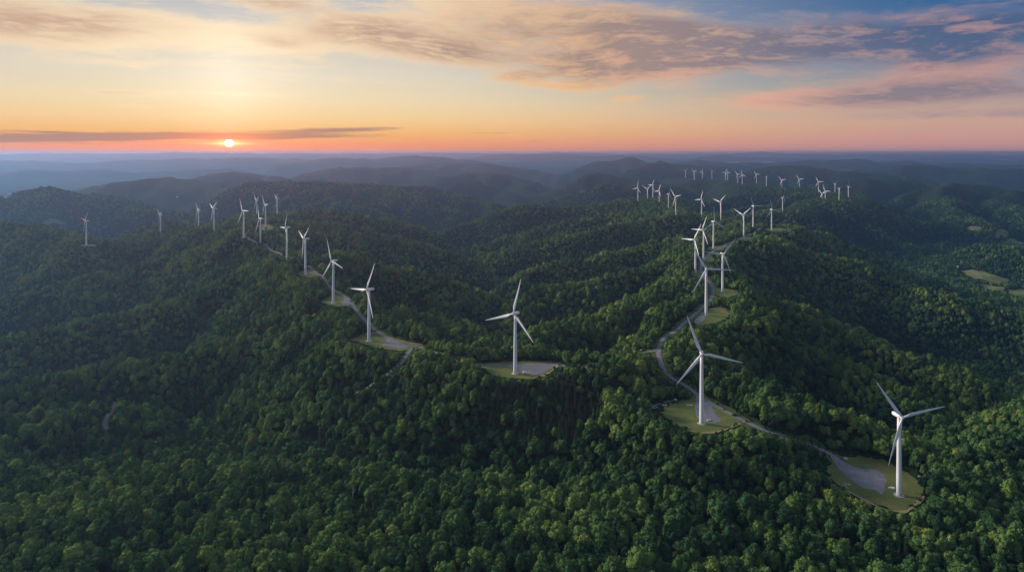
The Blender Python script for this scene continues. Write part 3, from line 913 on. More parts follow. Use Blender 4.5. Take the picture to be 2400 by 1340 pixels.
def crown_geo(seed, nl, sub, leaves, W=10.5, H=11.0, z0=3.6, peak=0.0):
    """a broadleaf crown: overlapping lumpy boughs with leaf clumps standing off them"""
    R = np.random.default_rng(seed)
    lobes = [(np.array([0, 0, z0 + H * .46]), np.array([W * .34, W * .34, H * .44]))]
    for k in range(nl):
        a = k * 2.399 + R.uniform(-.5, .5)
        u = (k + .5) / nl
        zz = z0 + H * (.20 + .68 * u)
        rad = W * (.36 * math.sqrt(max(0.05, 1 - (u * (1.0 + peak * .35)) ** 2 * .85))) * R.uniform(.75, 1.1)
        s = W * R.uniform(.17, .26) * (1 - .22 * u)
        lobes.append((np.array([math.cos(a) * rad, math.sin(a) * rad, zz]), np.array([s, s, s * R.uniform(.8, 1.15)])))
    iv, if_ = ICO[sub]
    V, Fs, n = [], [], 0
    SP, SN = [], []
    for c, s in lobes:
        nz = np.array([mnoise.noise(Vector(p * 2.1 + c)) + .55 * mnoise.noise(Vector(p * 4.7 + c * 1.3)) for p in iv])
        p = iv * (1 + .30 * nz)[:, None] * s + c
        V.append(p); Fs.append(if_ + n); n += len(iv)
        SP.append(p); SN.append(iv)
    SP, SN = np.vstack(SP), np.vstack(SN)
    # keep leaf clumps on the outside of the whole crown
    cc = np.array([0, 0, z0 + H * .42])
    dd = (SP - cc) / np.array([W * .5, W * .5, H * .52])
    outer = np.nonzero((np.linalg.norm(dd, axis=1) > .62) & (SN[:, 2] > -.55))[0]
    pick = R.choice(outer, leaves)
    for i in pick:
        nrm = SN[i] + R.normal(0, .55, 3)
        nrm /= np.linalg.norm(nrm)
        t1 = np.cross(nrm, R.normal(0, 1, 3)); t1 /= np.linalg.norm(t1) + 1e-9
        t2 = np.cross(nrm, t1)
        sz = W * R.uniform(.035, .085)
        c = SP[i] + SN[i] * R.uniform(-.1, .45) + R.normal(0, .3, 3)
        V.append(np.array([c - t1 * sz, c - t2 * sz * .6, c + t1 * sz, c + t2 * sz * .8 + nrm * sz * .4]))
        Fs.append(np.array([[n, n + 1, n + 2], [n, n + 2, n + 3]])); n += 4
    return np.vstack(V), np.vstack(Fs)


def tube_geo(pts, rad, sides=7):
    """a tapered bent tube"""
    V, Fs = [], []
    pts = [np.array(p, float) for p in pts]
    for k, p in enumerate(pts):
        d = pts[min(k + 1, len(pts) - 1)] - pts[max(k - 1, 0)]
        d /= np.linalg.norm(d) + 1e-9
        u = np.cross(d, [0.3, 1, 0.1]); u /= np.linalg.norm(u); w = np.cross(d, u)
        for i in range(sides):
            a = 2 * PI * i / sides
            V.append(p + (u * math.cos(a) + w * math.sin(a)) * rad[k])
    for k in range(len(pts) - 1):
        for i in range(sides):
            a, b = k * sides + i, k * sides + (i + 1) % sides
            Fs += [[a, b, b + sides], [a, b + sides, a + sides]]
    n = len(V)
    V += [pts[-1]]
    Fs += [[(len(pts) - 1) * sides + i, (len(pts) - 1) * sides + (i + 1) % sides, n] for i in range(sides)]
    return np.array(V), np.array(Fs)


def join_geo(parts):
    V, Fs, n = [], [], 0
    for v, f in parts:
        V.append(v); Fs.append(np.asarray(f) + n); n += len(v)
    return np.vstack(V), np.vstack(Fs)


def trunk_geo(seed, H=9.0):
    R = np.random.default_rng(seed)
    lean = R.normal(0, .35, 2)
    parts = [tube_geo([(0, 0, -.8), (0, 0, .6), (lean[0] * .5, lean[1] * .5, H * .5), (lean[0], lean[1], H)], [.42, .30, .22, .08])]
    for k in range(4):
        a = k * 1.7 + R.uniform(0, 1); z = H * (.38 + .13 * k)
        l = R.uniform(1.6, 2.8)
        b = lean * (z / H)
        parts.append(tube_geo([(b[0], b[1], z), (b[0] + math.cos(a) * l * .5, b[1] + math.sin(a) * l * .5, z + l * .5), (b[0] + math.cos(a) * l, b[1] + math.sin(a) * l, z + l * 1.1)], [.15, .10, .04], 5))
    return join_geo(parts)


def conifer_geo(seed, H=17.0, W=5.6, tiers=11):
    """a spruce: ragged drooping whorls narrowing to a leader"""
    R = np.random.default_rng(seed)
    V, Fs, n = [], [], 0
    for k in range(tiers):
        u = k / (tiers - 1)
        z = 2.2 + (H - 3.0) * u
        rad = W * .5 * (1 - u) ** .85 + .25
        m = 11 if u < .7 else 8
        th = (H / tiers) * 1.25
        ctr = [0, 0, z + th]
        ring = []
        for i in range(m * 2):
            a = 2 * PI * i / (m * 2) + k
            rr = rad * (R.uniform(.85, 1.15) if i % 2 == 0 else R.uniform(.45, .65))
            ring.append([math.cos(a) * rr, math.sin(a) * rr, z - rr * .28 + (0 if i % 2 == 0 else .35)])
        V.append(np.array([ctr] + ring + [[0, 0, z + .2]]))
        mm = m * 2
        Fs.append(np.array([[n, n + 1 + i, n + 1 + (i + 1) % mm] for i in range(mm)] + [[n + mm + 1, n + 1 + (i + 1) % mm, n + 1 + i] for i in range(mm)]))
        n += mm + 2
        for i in range(m):
            a = R.uniform(0, 2 * PI); rr = rad * R.uniform(.55, 1.05); c = np.array([math.cos(a) * rr, math.sin(a) * rr, z + R.uniform(-.1, .7)])
            s = R.uniform(.25, .5)
            V.append(c + R.normal(0, s, (3, 3))); Fs.append(np.array([[n, n + 1, n + 2]])); n += 3
    return np.vstack(V), np.vstack(Fs)


SHAPES = [(10.5, 10.5, 3.4, 0.0), (11.5, 9.6, 3.6, 0.0), (8.6, 12.5, 3.2, .6), (9.6, 11.6, 3.2, .3), (12.5, 9.8, 4.0, 0.0), (7.6, 13.2, 3.0, .9), (10.0, 12.0, 3.4, .2), (9.0, 9.4, 2.8, .1)]
near_crowns, near_trunks = [], []
for i, (W, H, z0, pk) in enumerate(SHAPES):
    v, f = crown_geo(40 + i, 15, 2, 620, W, H, z0, pk)
    near_crowns.append(mesh_np('broadleaf_crown', v, f, [M_LEAF], True))
    v, f = trunk_geo(80 + i, z0 + H * .62)
    near_trunks.append(mesh_np('broadleaf_trunk', v, f, [M_BARK], True))
con_crowns = [mesh_np('spruce_crown', *conifer_geo(60 + i, H, W), [M_NEEDLE]) for i, (H, W) in enumerate([(17, 6.6), (14.5, 6.2), (19, 7.4)])]
con_trunk = mesh_np('spruce_trunk', *tube_geo([(0, 0, -.8), (0, 0, 6), (0, 0, 14)], [.3, .22, .06]), [M_BARK], True)

proto = bpy.data.collections.new('forest_shapes')         # never linked to the scene: only the forest's instances show
PN = 0
def add_proto(geo, mats, midx=None, smooth=True):
    global PN
    me = mesh_np('forest_shape', geo[0], geo[1], mats, smooth, midx)
    o = bpy.data.objects.new('forest_shape_%02d' % PN, me)
    proto.objects.link(o)
    PN += 1
for i, (W, H, z0, pk) in enumerate(SHAPES):                # 0-7: crown and trunk, for the nearer slopes
    c = crown_geo(140 + i, 12, 2, 420, W, H, z0 - .6, pk)
    t = trunk_geo(180 + i, z0 + H * .6)
    add_proto(join_geo([c, t]), [M_LEAF, M_BARK], [0] * len(c[1]) + [1] * len(t[1]))
for i, (W, H, z0, pk) in enumerate(SHAPES):                # 8-15: simpler, for the far slopes
    add_proto(crown_geo(240 + i, 8, 1, 130, W, H, z0 - 2.2, pk), [M_LEAF])

for i, (H, W) in enumerate([(17, 6.6), (14.5, 6.2), (19, 7.4)]):   # 16-18: spruces
    add_proto(conifer_geo(160 + i, H, W), [M_NEEDLE], None, False)

# ------------------------------------------------------------------ the forest
x, y, z, sp, low = TREES.T
N = len(TREES)
r = np.sqrt(x * x + y * y)
px = CX + F * x / y
py = HY - F * (z + 8 - CZ) / y
patch = fbm(x / 130., y / 130., 301, 3)
patch2 = fbm(x / 38., y / 38., 307, 2)
tint = 0.41 + 0.27 * patch + 0.14 * patch2 + rng.normal(0, .17, N)
# relief shading put into the leaf tint: crests paler, hollows darker
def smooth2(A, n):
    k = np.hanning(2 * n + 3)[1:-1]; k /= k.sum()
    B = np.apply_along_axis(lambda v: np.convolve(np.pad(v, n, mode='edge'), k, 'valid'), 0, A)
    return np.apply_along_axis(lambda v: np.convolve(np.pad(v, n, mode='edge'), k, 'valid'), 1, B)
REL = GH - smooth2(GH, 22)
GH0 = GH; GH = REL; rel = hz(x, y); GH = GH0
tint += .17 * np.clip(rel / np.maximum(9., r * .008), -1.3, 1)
tint -= .26 * np.clip((r - 3300.) / 1500., 0, 1)                # shade put into the tint of trees on the farther hills
tint[rng.random(N) < .05] += .28
tint[rng.random(N) < .10] -= .22
tint = np.clip(tint, 0.02, 1.0)
size = (sp / 8.3) ** .82 * np.clip(rng.lognormal(-.05, .31, N), .45, 1.85)
hgt = (sp / 8.3) ** .45 * np.clip(rng.normal(1.05, .22, N), .6, 1.7) * (0.5 * size / (sp / 8.3) ** .82 + .5)
lim = np.clip((low + .6) / 16.0 / hgt, .07, 1.0)
hgt = hgt * lim; size = size * (.22 + .78 * lim)
rot = rng.uniform(0, 2 * PI, N)
shape = rng.integers(0, len(SHAPES), N)
SPRUCE_PX = np.array([(1118, 905), (1180, 882), (1290, 880), (1400, 885), (1425, 930), (1400, 1010), (1330, 1055), (1220, 1060), (1150, 1010)], float)
stand = in_poly(px, py + 10, SPRUCE_PX) & (r < 1100)
mix = .035 + .05 * np.clip(-rel / np.maximum(9., r * .008), 0, 1.2) + .05 * np.clip(patch, 0, 1)
is_con = (stand & (rng.random(N) < .8) & (low > 15)) | ((rng.random(N) < mix) & (low > 12))
ci = np.nonzero(is_con & (px > -25) & (px < 2425) & (py < 1362))[0]
ci = np.concatenate([ci[stand[ci]], ci[~stand[ci]][np.argsort(r[ci[~stand[ci]]])]])[:290]
inframe = (px > -25) & (px < 2425) & (py < 1362) & ~is_con
order = np.argsort(np.where(inframe, r, 1e9))
near_i = order[:300]


def tree_obj(name, i, crown_me, trunk_me, label, cat, group, sxy, sz, droot=0.25):
    e = bpy.data.objects.new(name, None)
    e.empty_display_size = 1.0
    COL.objects.link(e)
    e.location = (x[i], y[i], z[i] - droot); e.rotation_euler = (0, 0, rot[i])
    tag(e, label, cat, group)
    for nm, me_ in (('crown', crown_me), ('trunk', trunk_me)):
        c = bpy.data.objects.new(nm, me_)
        COL.objects.link(c)
        c.parent = e
        c.scale = (sxy, sxy, sz)
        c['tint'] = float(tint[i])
    return e


def tone(t):
    return 'dark green' if t < .27 else 'mid green' if t < .46 else 'fresh green' if t < .66 else 'bright yellow-green'


def zone(p):
    return ('left corner' if p < 400 else 'left part' if p < 800 else 'left of centre' if p < 1200 else 'right of centre' if p < 1600 else 'right part' if p < 2000 else 'right corner')


FORM = ['rounded', 'broad', 'tall', 'oval', 'broad', 'narrow', 'tall', 'small rounded']
for i in near_i:
    s = shape[i]
    tree_obj('broadleaf_tree', i, near_crowns[s], near_trunks[s],
             '%s broadleaf tree with %s crown, bottom edge, %s' % (tone(tint[i]), FORM[s], zone(px[i])),
             'tree', 'broadleaf trees along the bottom of the forest', size[i], hgt[i])
for k, i in enumerate(ci):
    tree_obj('spruce_tree', i, con_crowns[k % 3], con_trunk,
             ('%s pointed spruce in the stand below the central turbine, %s' % ('tall dark' if k % 3 == 2 else 'short dark' if k % 3 == 1 else 'slender dark', 'left side' if px[i] < 1215 else 'middle' if px[i] < 1320 else 'right side'))
             if stand[i] else ('%s pointed spruce among broadleaf trees in the foreground forest, %s' % ('tall dark' if k % 3 == 2 else 'short dark' if k % 3 == 1 else 'slender dark', zone(px[i]))),
             'tree', 'dark spruces below the central turbine' if stand[i] else 'lone spruces in the foreground forest', .75 + .35 * rng.random(), .72 + .33 * rng.random())
print('spruces', len(ci))

rest = np.ones(N, bool)
rest[near_i] = False; rest[ci] = False
R_ = np.nonzero(rest)[0]
fm = bpy.data.meshes.new('forest')
fm.vertices.add(len(R_))
fm.vertices.foreach_set('co', np.column_stack([x[R_], y[R_], z[R_] - .3]).astype(np.float32).ravel())
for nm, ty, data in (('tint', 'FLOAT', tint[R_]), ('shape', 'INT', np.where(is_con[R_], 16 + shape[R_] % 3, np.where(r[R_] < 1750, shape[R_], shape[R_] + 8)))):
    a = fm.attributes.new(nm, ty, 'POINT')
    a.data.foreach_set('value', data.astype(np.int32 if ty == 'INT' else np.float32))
for nm, data in (('turn', np.column_stack([rot[R_] * 0, rot[R_] * 0, rot[R_]])), ('grow', np.column_stack([size[R_], size[R_], hgt[R_]]))):
    a = fm.attributes.new(nm, 'FLOAT_VECTOR', 'POINT')
    a.data.foreach_set('vector', data.astype(np.float32).ravel())
forest = tag(link('forest', fm), 'dense mixed broadleaf forest covering the ridges and valleys', None, None, 'stuff')
ng = bpy.data.node_groups.new('forest_scatter', 'GeometryNodeTree')
ng.interface.new_socket('Geometry', in_out='INPUT', socket_type='NodeSocketGeometry')
ng.interface.new_socket('Geometry', in_out='OUTPUT', socket_type='NodeSocketGeometry')
gi, go = ng.nodes.new('NodeGroupInput'), ng.nodes.new('NodeGroupOutput')
ip = ng.nodes.new('GeometryNodeInstanceOnPoints')
cin = ng.nodes.new('GeometryNodeCollectionInfo')
cin.inputs['Collection'].default_value = proto
cin.inputs['Separate Children'].default_value = True
cin.inputs['Reset Children'].default_value = True
ip.inputs['Pick Instance'].default_value = True


def named(n, ty):
    a = ng.nodes.new('GeometryNodeInputNamedAttribute')
    a.data_type = ty
    a.inputs['Name'].default_value = n
    return a.outputs['Attribute']


ng.links.new(gi.outputs[0], ip.inputs['Points'])
ng.links.new(cin.outputs[0], ip.inputs['Instance'])
ng.links.new(named('shape', 'INT'), ip.inputs['Instance Index'])
e2r = ng.nodes.new('FunctionNodeEulerToRotation')
ng.links.new(named('turn', 'FLOAT_VECTOR'), e2r.inputs[0])
ng.links.new(e2r.outputs[0], ip.inputs['Rotation'])
ng.links.new(named('grow', 'FLOAT_VECTOR'), ip.inputs['Scale'])
ng.links.new(ip.outputs[0], go.inputs[0])
mod = forest.modifiers.new('scatter', 'NODES')
mod.node_group = ng


# ------------------------------------------------------------------ turbines
def lathe(prof, seg=28):
    V = [(r_ * math.cos(2 * PI * i / seg), r_ * math.sin(2 * PI * i / seg), z_) for r_, z_ in prof for i in range(seg)]
    Fs = [(k * seg + i, k * seg + (i + 1) % seg, (k + 1) * seg + (i + 1) % seg, (k + 1) * seg + i) for k in range(len(prof) - 1) for i in range(seg)]
    Fs.append(tuple(range(seg))[::-1]); Fs.append(tuple((len(prof) - 1) * seg + i for i in range(seg)))
    return V, Fs


def poly_mesh(name, V, Fs, m, smooth=True):
    me = bpy.data.meshes.new(name)
    me.from_pydata([tuple(v) for v in V], [], [tuple(f) for f in Fs])
    me.materials.append(m)
    if smooth: me.polygons.foreach_set('use_smooth', np.ones(len(me.polygons), bool))
    bm = bmesh.new(); bm.from_mesh(me); bmesh.ops.recalc_face_normals(bm, faces=bm.faces); bm.to_mesh(me); bm.free()
    me.update()
    return me


HUBH = 80.0
V, Fs = lathe([(2.62, .35), (2.60, 1.0), (2.53, 4), (2.44, 20), (2.36, 27), (2.2, 40), (2.02, 53), (1.82, 66), (1.62, 78.0)])
M_TOWER = poly_mesh('tower', V, Fs, M_WHITE)
V, Fs = lathe([(5.0, -1.2), (5.0, .35), (4.7, .48), (2.9, .55), (2.6, .55)], 32)
M_FOUND = poly_mesh('foundation', V, Fs, M_CONC, False)


def section(y_, w_, h_, zc, n=16, p=3.0):
    out = []
    for i in range(n):
        a = 2 * PI * i / n
        ca, sa = math.cos(a), math.sin(a)
        out.append((w_ * abs(ca) ** (2 / p) * (1 if ca >= 0 else -1), y_, zc + h_ * abs(sa) ** (2 / p) * (1 if sa >= 0 else -1)))
    return out


def loft(secs):
    n = len(secs[0])
    V = [p for s in secs for p in s]
    Fs = [(k * n + i, k * n + (i + 1) % n, (k + 1) * n + (i + 1) % n, (k + 1) * n + i) for k in range(len(secs) - 1) for i in range(n)]
    Fs.append(tuple(range(n))[::-1]); Fs.append(tuple((len(secs) - 1) * n + i for i in range(n)))
    return V, Fs


V, Fs = loft([section(-2.6, 1.25, 1.3, 0), section(-2.2, 1.65, 1.7, 0), section(0, 1.9, 2.0, .1), section(4, 1.9, 2.05, .15), section(7.4, 1.75, 1.8, .25), section(8.3, 1.3, 1.25, .4)])
M_NAC = poly_mesh('nacelle', V, Fs, M_WHITE)
V, Fs = loft([section(-1.9, .12, .12, 0, 20, 2), section(-1.7, .75, .75, 0, 20, 2), section(-1.1, 1.35, 1.35, 0, 20, 2), section(-.2, 1.72, 1.72, 0, 20, 2), section(1.0, 1.75, 1.75, 0, 20, 2), section(1.75, 1.5, 1.5, 0, 20, 2)])
M_HUB = poly_mesh('hub', V, Fs, M_WHITE)


def blade_geo(L=45.0):
    secs = []
    for u in [0, .03, .06, .10, .15, .20, .26, .34, .44, .56, .68, .80, .90, .96, .99, 1.0]:
        rr = 1.2 + (L - 1.2) * u
        k = min(1, max(0, (u - .05) / .12)); k = k * k * (3 - 2 * k)       # round root to airfoil
        chord = 2.0 if u < .05 else (2.0 + (3.9 - 2.0) * k) if u < .2 else 3.9 * (1 - ((u - .2) / .8)) ** .92 * .86 + .55
        if u > .97: chord *= (1.0 - u) / .03 * .7 + .25
        th = chord * ((1 - k) * 1.0 + k * (.30 - .16 * u))
        tw = math.radians(20 * (1 - u) ** 2 - 2)
        pre = -1.4 * u * u                                                    # slight pre-bend away from the tower
        s = []
        n = 16
        for i in range(n):
            a = 2 * PI * i / n
            cx_ = math.cos(a) * .5 * chord - chord * .18 * k
            taper = 1 - .75 * k * max(0.0, math.cos(a + PI)) ** 1.5
            cy_ = math.sin(a) * .5 * th * taper
            s.append((cx_ * math.cos(tw) - cy_ * math.sin(tw), cx_ * math.sin(tw) + cy_ * math.cos(tw) + pre, rr))
        secs.append(s)
    return loft(secs)


M_BLADE = poly_mesh('blade', *blade_geo(), M_WHITE)
bmx = bmesh.new()
bmesh.ops.create_cube(bmx, size=1.0, matrix=Matrix.Translation((0, -2.62, 2.2)) @ Matrix.Diagonal((1.1, .18, 2.3, 1)))
bmesh.ops.bevel(bmx, geom=list(bmx.edges), offset=.05, segments=1, affect='EDGES')
M_DOOR = bpy.data.meshes.new('door'); bmx.to_mesh(M_DOOR); bmx.free(); M_DOOR.materials.append(M_CONC)
V, Fs = lathe([(.28, 0), (.28, .5), (.16, .72), (.02, .8)], 12)
M_BEACON = poly_mesh('beacon', V, Fs, M_RED)

LABELS = {
'R1': 'nearest white wind turbine, on the bottom right clearing with a parked white van',
'R2': 'white wind turbine with a pale ring at its foot, inside the road bend',
'T3': 'white wind turbine standing alone in the middle, on the saddle before the central valley',
'T4': 'white wind turbine nearest on the left ridge, beside the road fork',
'T5': 'white wind turbine second up the left ridge road, one blade upright and two low',
'T6': 'white wind turbine third up the left ridge road, two blades raised in a V',
'T7': 'white wind turbine fourth up the left ridge, left of the pad at the road curve',
'T8': 'white wind turbine on the near left hilltop, covering the foot of another tower',
'T9': 'white wind turbine at the left of the hilltop cluster where the ridge road ends',
'T10': 'white wind turbine on the tan clearing of the left hilltop',
'T11': 'small white wind turbine half hidden behind another tower on the left hilltop',
'T12': 'farthest white wind turbine of the left hilltop, at the end of the pale track',
'L1': 'leftmost white wind turbine in the view, standing in a dip of the far left ridge',
'L2': 'white wind turbine alone between the leftmost one and the pair before the hilltop',
'L3': 'left and smaller white turbine of the pair just left of the hilltop cluster',
'L4': 'right and larger white turbine of the pair just left of the hilltop cluster',
'R3': 'nearest turbine of the right ridge cluster, on grass with the road on its left',
'R4': 'white wind turbine right of the road with its blade reaching up to the right',
'R5': 'turbine at the left edge of the road cluster, among trees left of the road',
'R6': 'white wind turbine in the road cluster with a level blade pointing left, tower behind others',
'R7': 'white wind turbine at the back of the road cluster, one blade straight up',
'R8': 'white wind turbine on the pale track curve, left of the track end clearing',
'R9': 'white wind turbine with a level blade pointing right, in the trees behind the track',
'R10': 'white wind turbine at the pale track end on the right knoll',
'R11': 'white wind turbine on the wooded slope behind the road cluster, blades raised in a V',
'R12': 'white wind turbine on the wooded slope left of the V-bladed one, blade tip up right',
'R13': 'white wind turbine on the low spur in front of the far row hill',
'R14': 'nearest white wind turbine of the left-hand group on the middle crest, rightmost there',
'R15': 'second white turbine from the right in the group on the middle crest',
'R16': 'third white turbine from the right in the group on the middle crest',
'R17': 'fourth white turbine from the right in the group on the middle crest, set farther back',
'R18': 'second white turbine from the left of the middle crest group, blades in a Y',
'R19': 'leftmost white wind turbine of the group on the middle crest',
'F1': 'tiny white turbine at the left end of the far row, blades in a Y',
'F2': 'second tiny white turbine from the left in the far row',
'F3': 'third tiny white turbine from the left in the far row',
'F4': 'fourth tiny white turbine from the left in the far row, standing alone',
'F5': 'left one of the closest-set pair of tiny turbines in the far row',
'F6': 'right one of the closest-set pair of tiny turbines in the far row',
'F7': 'seventh tiny white turbine from the left in the far row',
'F8': 'eighth tiny turbine from the left in the far row, lower than its neighbour',
'F9': 'ninth tiny white turbine from the left in the far row',
'F10': 'tenth tiny white turbine from the left in the far row, in mid slope',
'F11': 'eleventh tiny white turbine from the left in the far row',
'F12': 'twelfth tiny white turbine from the left, alone on the long descending far crest',
'F13': 'small turbine on the far crest just left of the overlapping pair',
'F14': 'small turbine behind the far crest with its two upper blades in a V',
'F15': 'right and rear one of the overlapping pair of small turbines near the far row end',
'F16': 'left and front one of the overlapping pair of small turbines near the far row end',
'F17': 'second small turbine from the right end of the far row, lower on the hill',
'F18': 'rightmost small turbine of the far row, on the hill shoulder'}


def turbine(key, pos, psi, th, tilt, bl):
    e = bpy.data.objects.new('wind_turbine', None)
    COL.objects.link(e)
    e.location = pos
    e.rotation_euler = (0, 0, math.radians(psi))
    tag(e, LABELS[key], 'wind turbine', 'wind turbines on the left ridge' if key[0] in 'TL' else 'wind turbines on the right ridge' if key[0] == 'R' else 'small turbines along the far hill')
    link('foundation', M_FOUND, e)
    tw = link('tower', M_TOWER, e)
    if pos[1] < 1700:
        link('door', M_DOOR, tw)
    tm = Matrix.Rotation(-math.radians(tilt), 4, 'X')
    n = link('nacelle', M_NAC, e)
    n.matrix_local = Matrix.Translation((0, 0, HUBH)) @ Matrix.Rotation(-math.radians(min(tilt, 5)), 4, 'X')
    if pos[1] < 1700:
        b = link('beacon', M_BEACON, n, (0, 5.2, 2.1))
    hp = Vector((0, 0, HUBH)) + (tm @ Vector((0, -4.5, 0)))
    h = link('hub', M_HUB, e)
    h.matrix_local = Matrix.Translation(hp) @ tm
    for k in range(3):
        b = link('blade', M_BLADE, e)
        b.matrix_local = Matrix.Translation(hp) @ tm @ Matrix.Rotation(math.radians(th + 120 * k), 4, 'Y') @ Matrix.Diagonal((1, 1, bl / 45.0, 1))
    return e


for (key, _, _, D, psi, th, tilt, bl) in TB:
    p = TP[key]
    turbine(key, (p[0], p[1], p[2]), psi, th, tilt, bl)


# ------------------------------------------------------------------ small things in the clearings
def bm_mesh(name, bm, m, smooth=False):
    me = bpy.data.meshes.new(name)
    bmesh.ops.recalc_face_normals(bm, faces=bm.faces)
    bm.to_mesh(me); bm.free()
    for mm in (m if isinstance(m, (list, tuple)) else [m]): me.materials.append(mm)
    if smooth: me.polygons.foreach_set('use_smooth', np.ones(len(me.polygons), bool))
    return me


def box(sx, sy, sz, c=(0, 0, 0), bev=0.05, seg=2):
    bm = bmesh.new()
    bmesh.ops.create_cube(bm, size=1.0, matrix=Matrix.Translation(c) @ Matrix.Diagonal((sx, sy, sz, 1)))
    if bev: bmesh.ops.bevel(bm, geom=list(bm.edges), offset=bev, segments=seg, affect='EDGES')
    return bm


def thing(name, loc, rz, label, cat, group=None):
    e = bpy.data.objects.new(name, None)
    COL.objects.link(e)
    e.location = loc; e.rotation_euler = (0, 0, rz)
    return tag(e, label, cat, group)


def ground(px_, py_, key=None, off=0.2):
    c = px_plane(px_, py_, TP[key][2]) if key else hit(px_, py_)
    return (float(c[0]), float(c[1]), float(hz(c[0], c[1])) + off)


def van(loc, rz, label):
    e = thing('van', loc, rz, label, 'van')
    prof = [(-2.6, .35), (2.55, .35), (2.75, .6), (2.75, 1.0), (2.5, 1.15), (1.75, 1.25), (1.1, 1.95), (.8, 2.1), (-2.45, 2.15), (-2.65, 1.95)]
    n = len(prof)
    V = [(p[0], s * (.98 if p[1] < 1.3 else .86), p[1]) for s in (-1, 1) for p in prof]
    Fs = [tuple(range(n)), tuple(range(n, 2 * n))[::-1]] + [(i, (i + 1) % n, n + (i + 1) % n, n + i) for i in range(n)]
    link('body', poly_mesh('van_body', V, Fs, M_WHITE, False), e)
    ws = bmesh.new()
    q = [ws.verts.new(v) for v in [(1.70, -.80, 1.32), (1.70, .80, 1.32), (1.14, .74, 1.95), (1.14, -.74, 1.95)]]
    ws.faces.new(q); bmesh.ops.translate(ws, verts=ws.verts, vec=(.02, 0, .02))
    link('windscreen', bm_mesh('windscreen', ws, M_GLASS), e)
    for s in (-1, 1):
        link('side_window', bm_mesh('side_window', box(.9, .03, .5, (.75, s * .93, 1.62), .01, 1), M_GLASS), e)
        link('headlight', bm_mesh('headlight', box(.08, .34, .18, (2.74, s * .68, .82), .02, 1), M_CONC), e)
        link('tail_light', bm_mesh('tail_light', box(.06, .16, .42, (-2.66, s * .78, 1.05), .02, 1), M_RED), e)
        for xx in (-1.65, 1.75):
            V, Fs = lathe([(.36, -.12), (.38, -.08), (.38, .08), (.36, .12)], 18)
            w = link('wheel', poly_mesh('wheel', V, Fs, M_DARK), e, (xx, s * .88, .38))
            w.rotation_euler = (PI / 2, 0, 0)
            V, Fs = lathe([(.2, -.14), (.2, .14)], 12)
            link('rim', poly_mesh('rim', V, Fs, M_CONC, False), w)
    link('rear_window', bm_mesh('rear_window', box(.03, 1.3, .55, (-2.66, 0, 1.65), .01, 1), M_GLASS), e)
    link('bumper', bm_mesh('bumper', box(.16, 1.8, .22, (2.74, 0, .45), .04), M_DARK), e)
    return e


van(ground(2090, 1146, 'R1', .32), math.radians(150), 'white van parked on gravel left of the nearest turbine foot')


def cabinet(loc, rz, label, s=(2.6, 2.0, 1.9)):
    e = thing('transformer_cabinet', loc, rz, label, 'cabinet')
    link('plinth', bm_mesh('plinth', box(s[0] + .5, s[1] + .5, .35, (0, 0, .1), .03, 1), M_CONC), e)
    link('body', bm_mesh('body', box(s[0], s[1], s[2], (0, 0, .28 + s[2] / 2), .08), M_WHITE), e)
    link('lid', bm_mesh('lid', box(s[0] + .2, s[1] + .2, .14, (0, 0, .30 + s[2] + .07), .04), M_WHITE), e)
    for k in (-1, 1):
        d = link('door', bm_mesh('cabinet_door', box(s[0] * .44, .05, s[2] * .8, (k * s[0] * .23, -s[1] / 2 - .03, .28 + s[2] / 2), .01, 1), M_WHITE), e)
        link('handle', bm_mesh('handle', box(.05, .06, .25, (k * .12, -s[1] / 2 - .08, .3 + s[2] / 2), .01, 1), M_DARK), d)
    return e


cabinet(ground(1228, 875, 'T3', .3), .25, 'white transformer cabinet right of the central turbine foot')


def boulder(loc, s, label, seed, m=None, cat='boulder', name='boulder', group=None):
    v, f = ICO[3]
    o = Vector((seed * 3.1, seed * 1.7, 0))
    k = np.array([1 + .28 * mnoise.noise(Vector(p * 1.2) + o) + .12 * mnoise.noise(Vector(p * 3.1) + o) for p in v])
    p = v * k[:, None] * np.array(s)
    p[:, 2] = np.maximum(p[:, 2], -s[2] * .4)
    ob = link(name, mesh_np(name, p, f, [m or M_ROCK], False), None, (loc[0], loc[1], loc[2] + s[2] * .3))
    return tag(ob, label, cat, group)


boulder(ground(1982, 1080, 'R1'), (2.1, 1.6, 1.4), 'white rounded boulder on the grass beside the road into the nearest clearing', 1)
boulder(ground(2155, 1117, 'R1'), (1.6, 1.1, .9), 'small white boulder at the right edge of the nearest clearing, behind the turbine', 2)
boulder(ground(1991, 1136, 'R1', .3), (1.4, .7, .5), 'flat white stone on the pale stony patch of the nearest clearing', 3)
V, Fs = lathe([(1.45, -.2), (2.1, -.2), (2.15, .9), (2.05, 1.15), (1.6, 1.15), (1.5, .95)], 26)
Fs = Fs[:-2] + [((5) * 26 + i, 5 * 26 + (i + 1) % 26, (i + 1) % 26, i) for i in range(26)]
tag(link('concrete_ring', poly_mesh('concrete_ring', V, Fs, M_ROCK), None, ground(1661, 986, 'R2', .3)), 'pale open concrete ring right of the second turbine foot', 'concrete ring')
tag(link('concrete_slab', bm_mesh('concrete_slab', box(7.2, 3.2, .5, (0, 0, .1), .06), M_CONC), None, ground(1616, 949.5, 'R2')), 'pale flat concrete slab on the grass left of the turbine pad drive', 'slab')
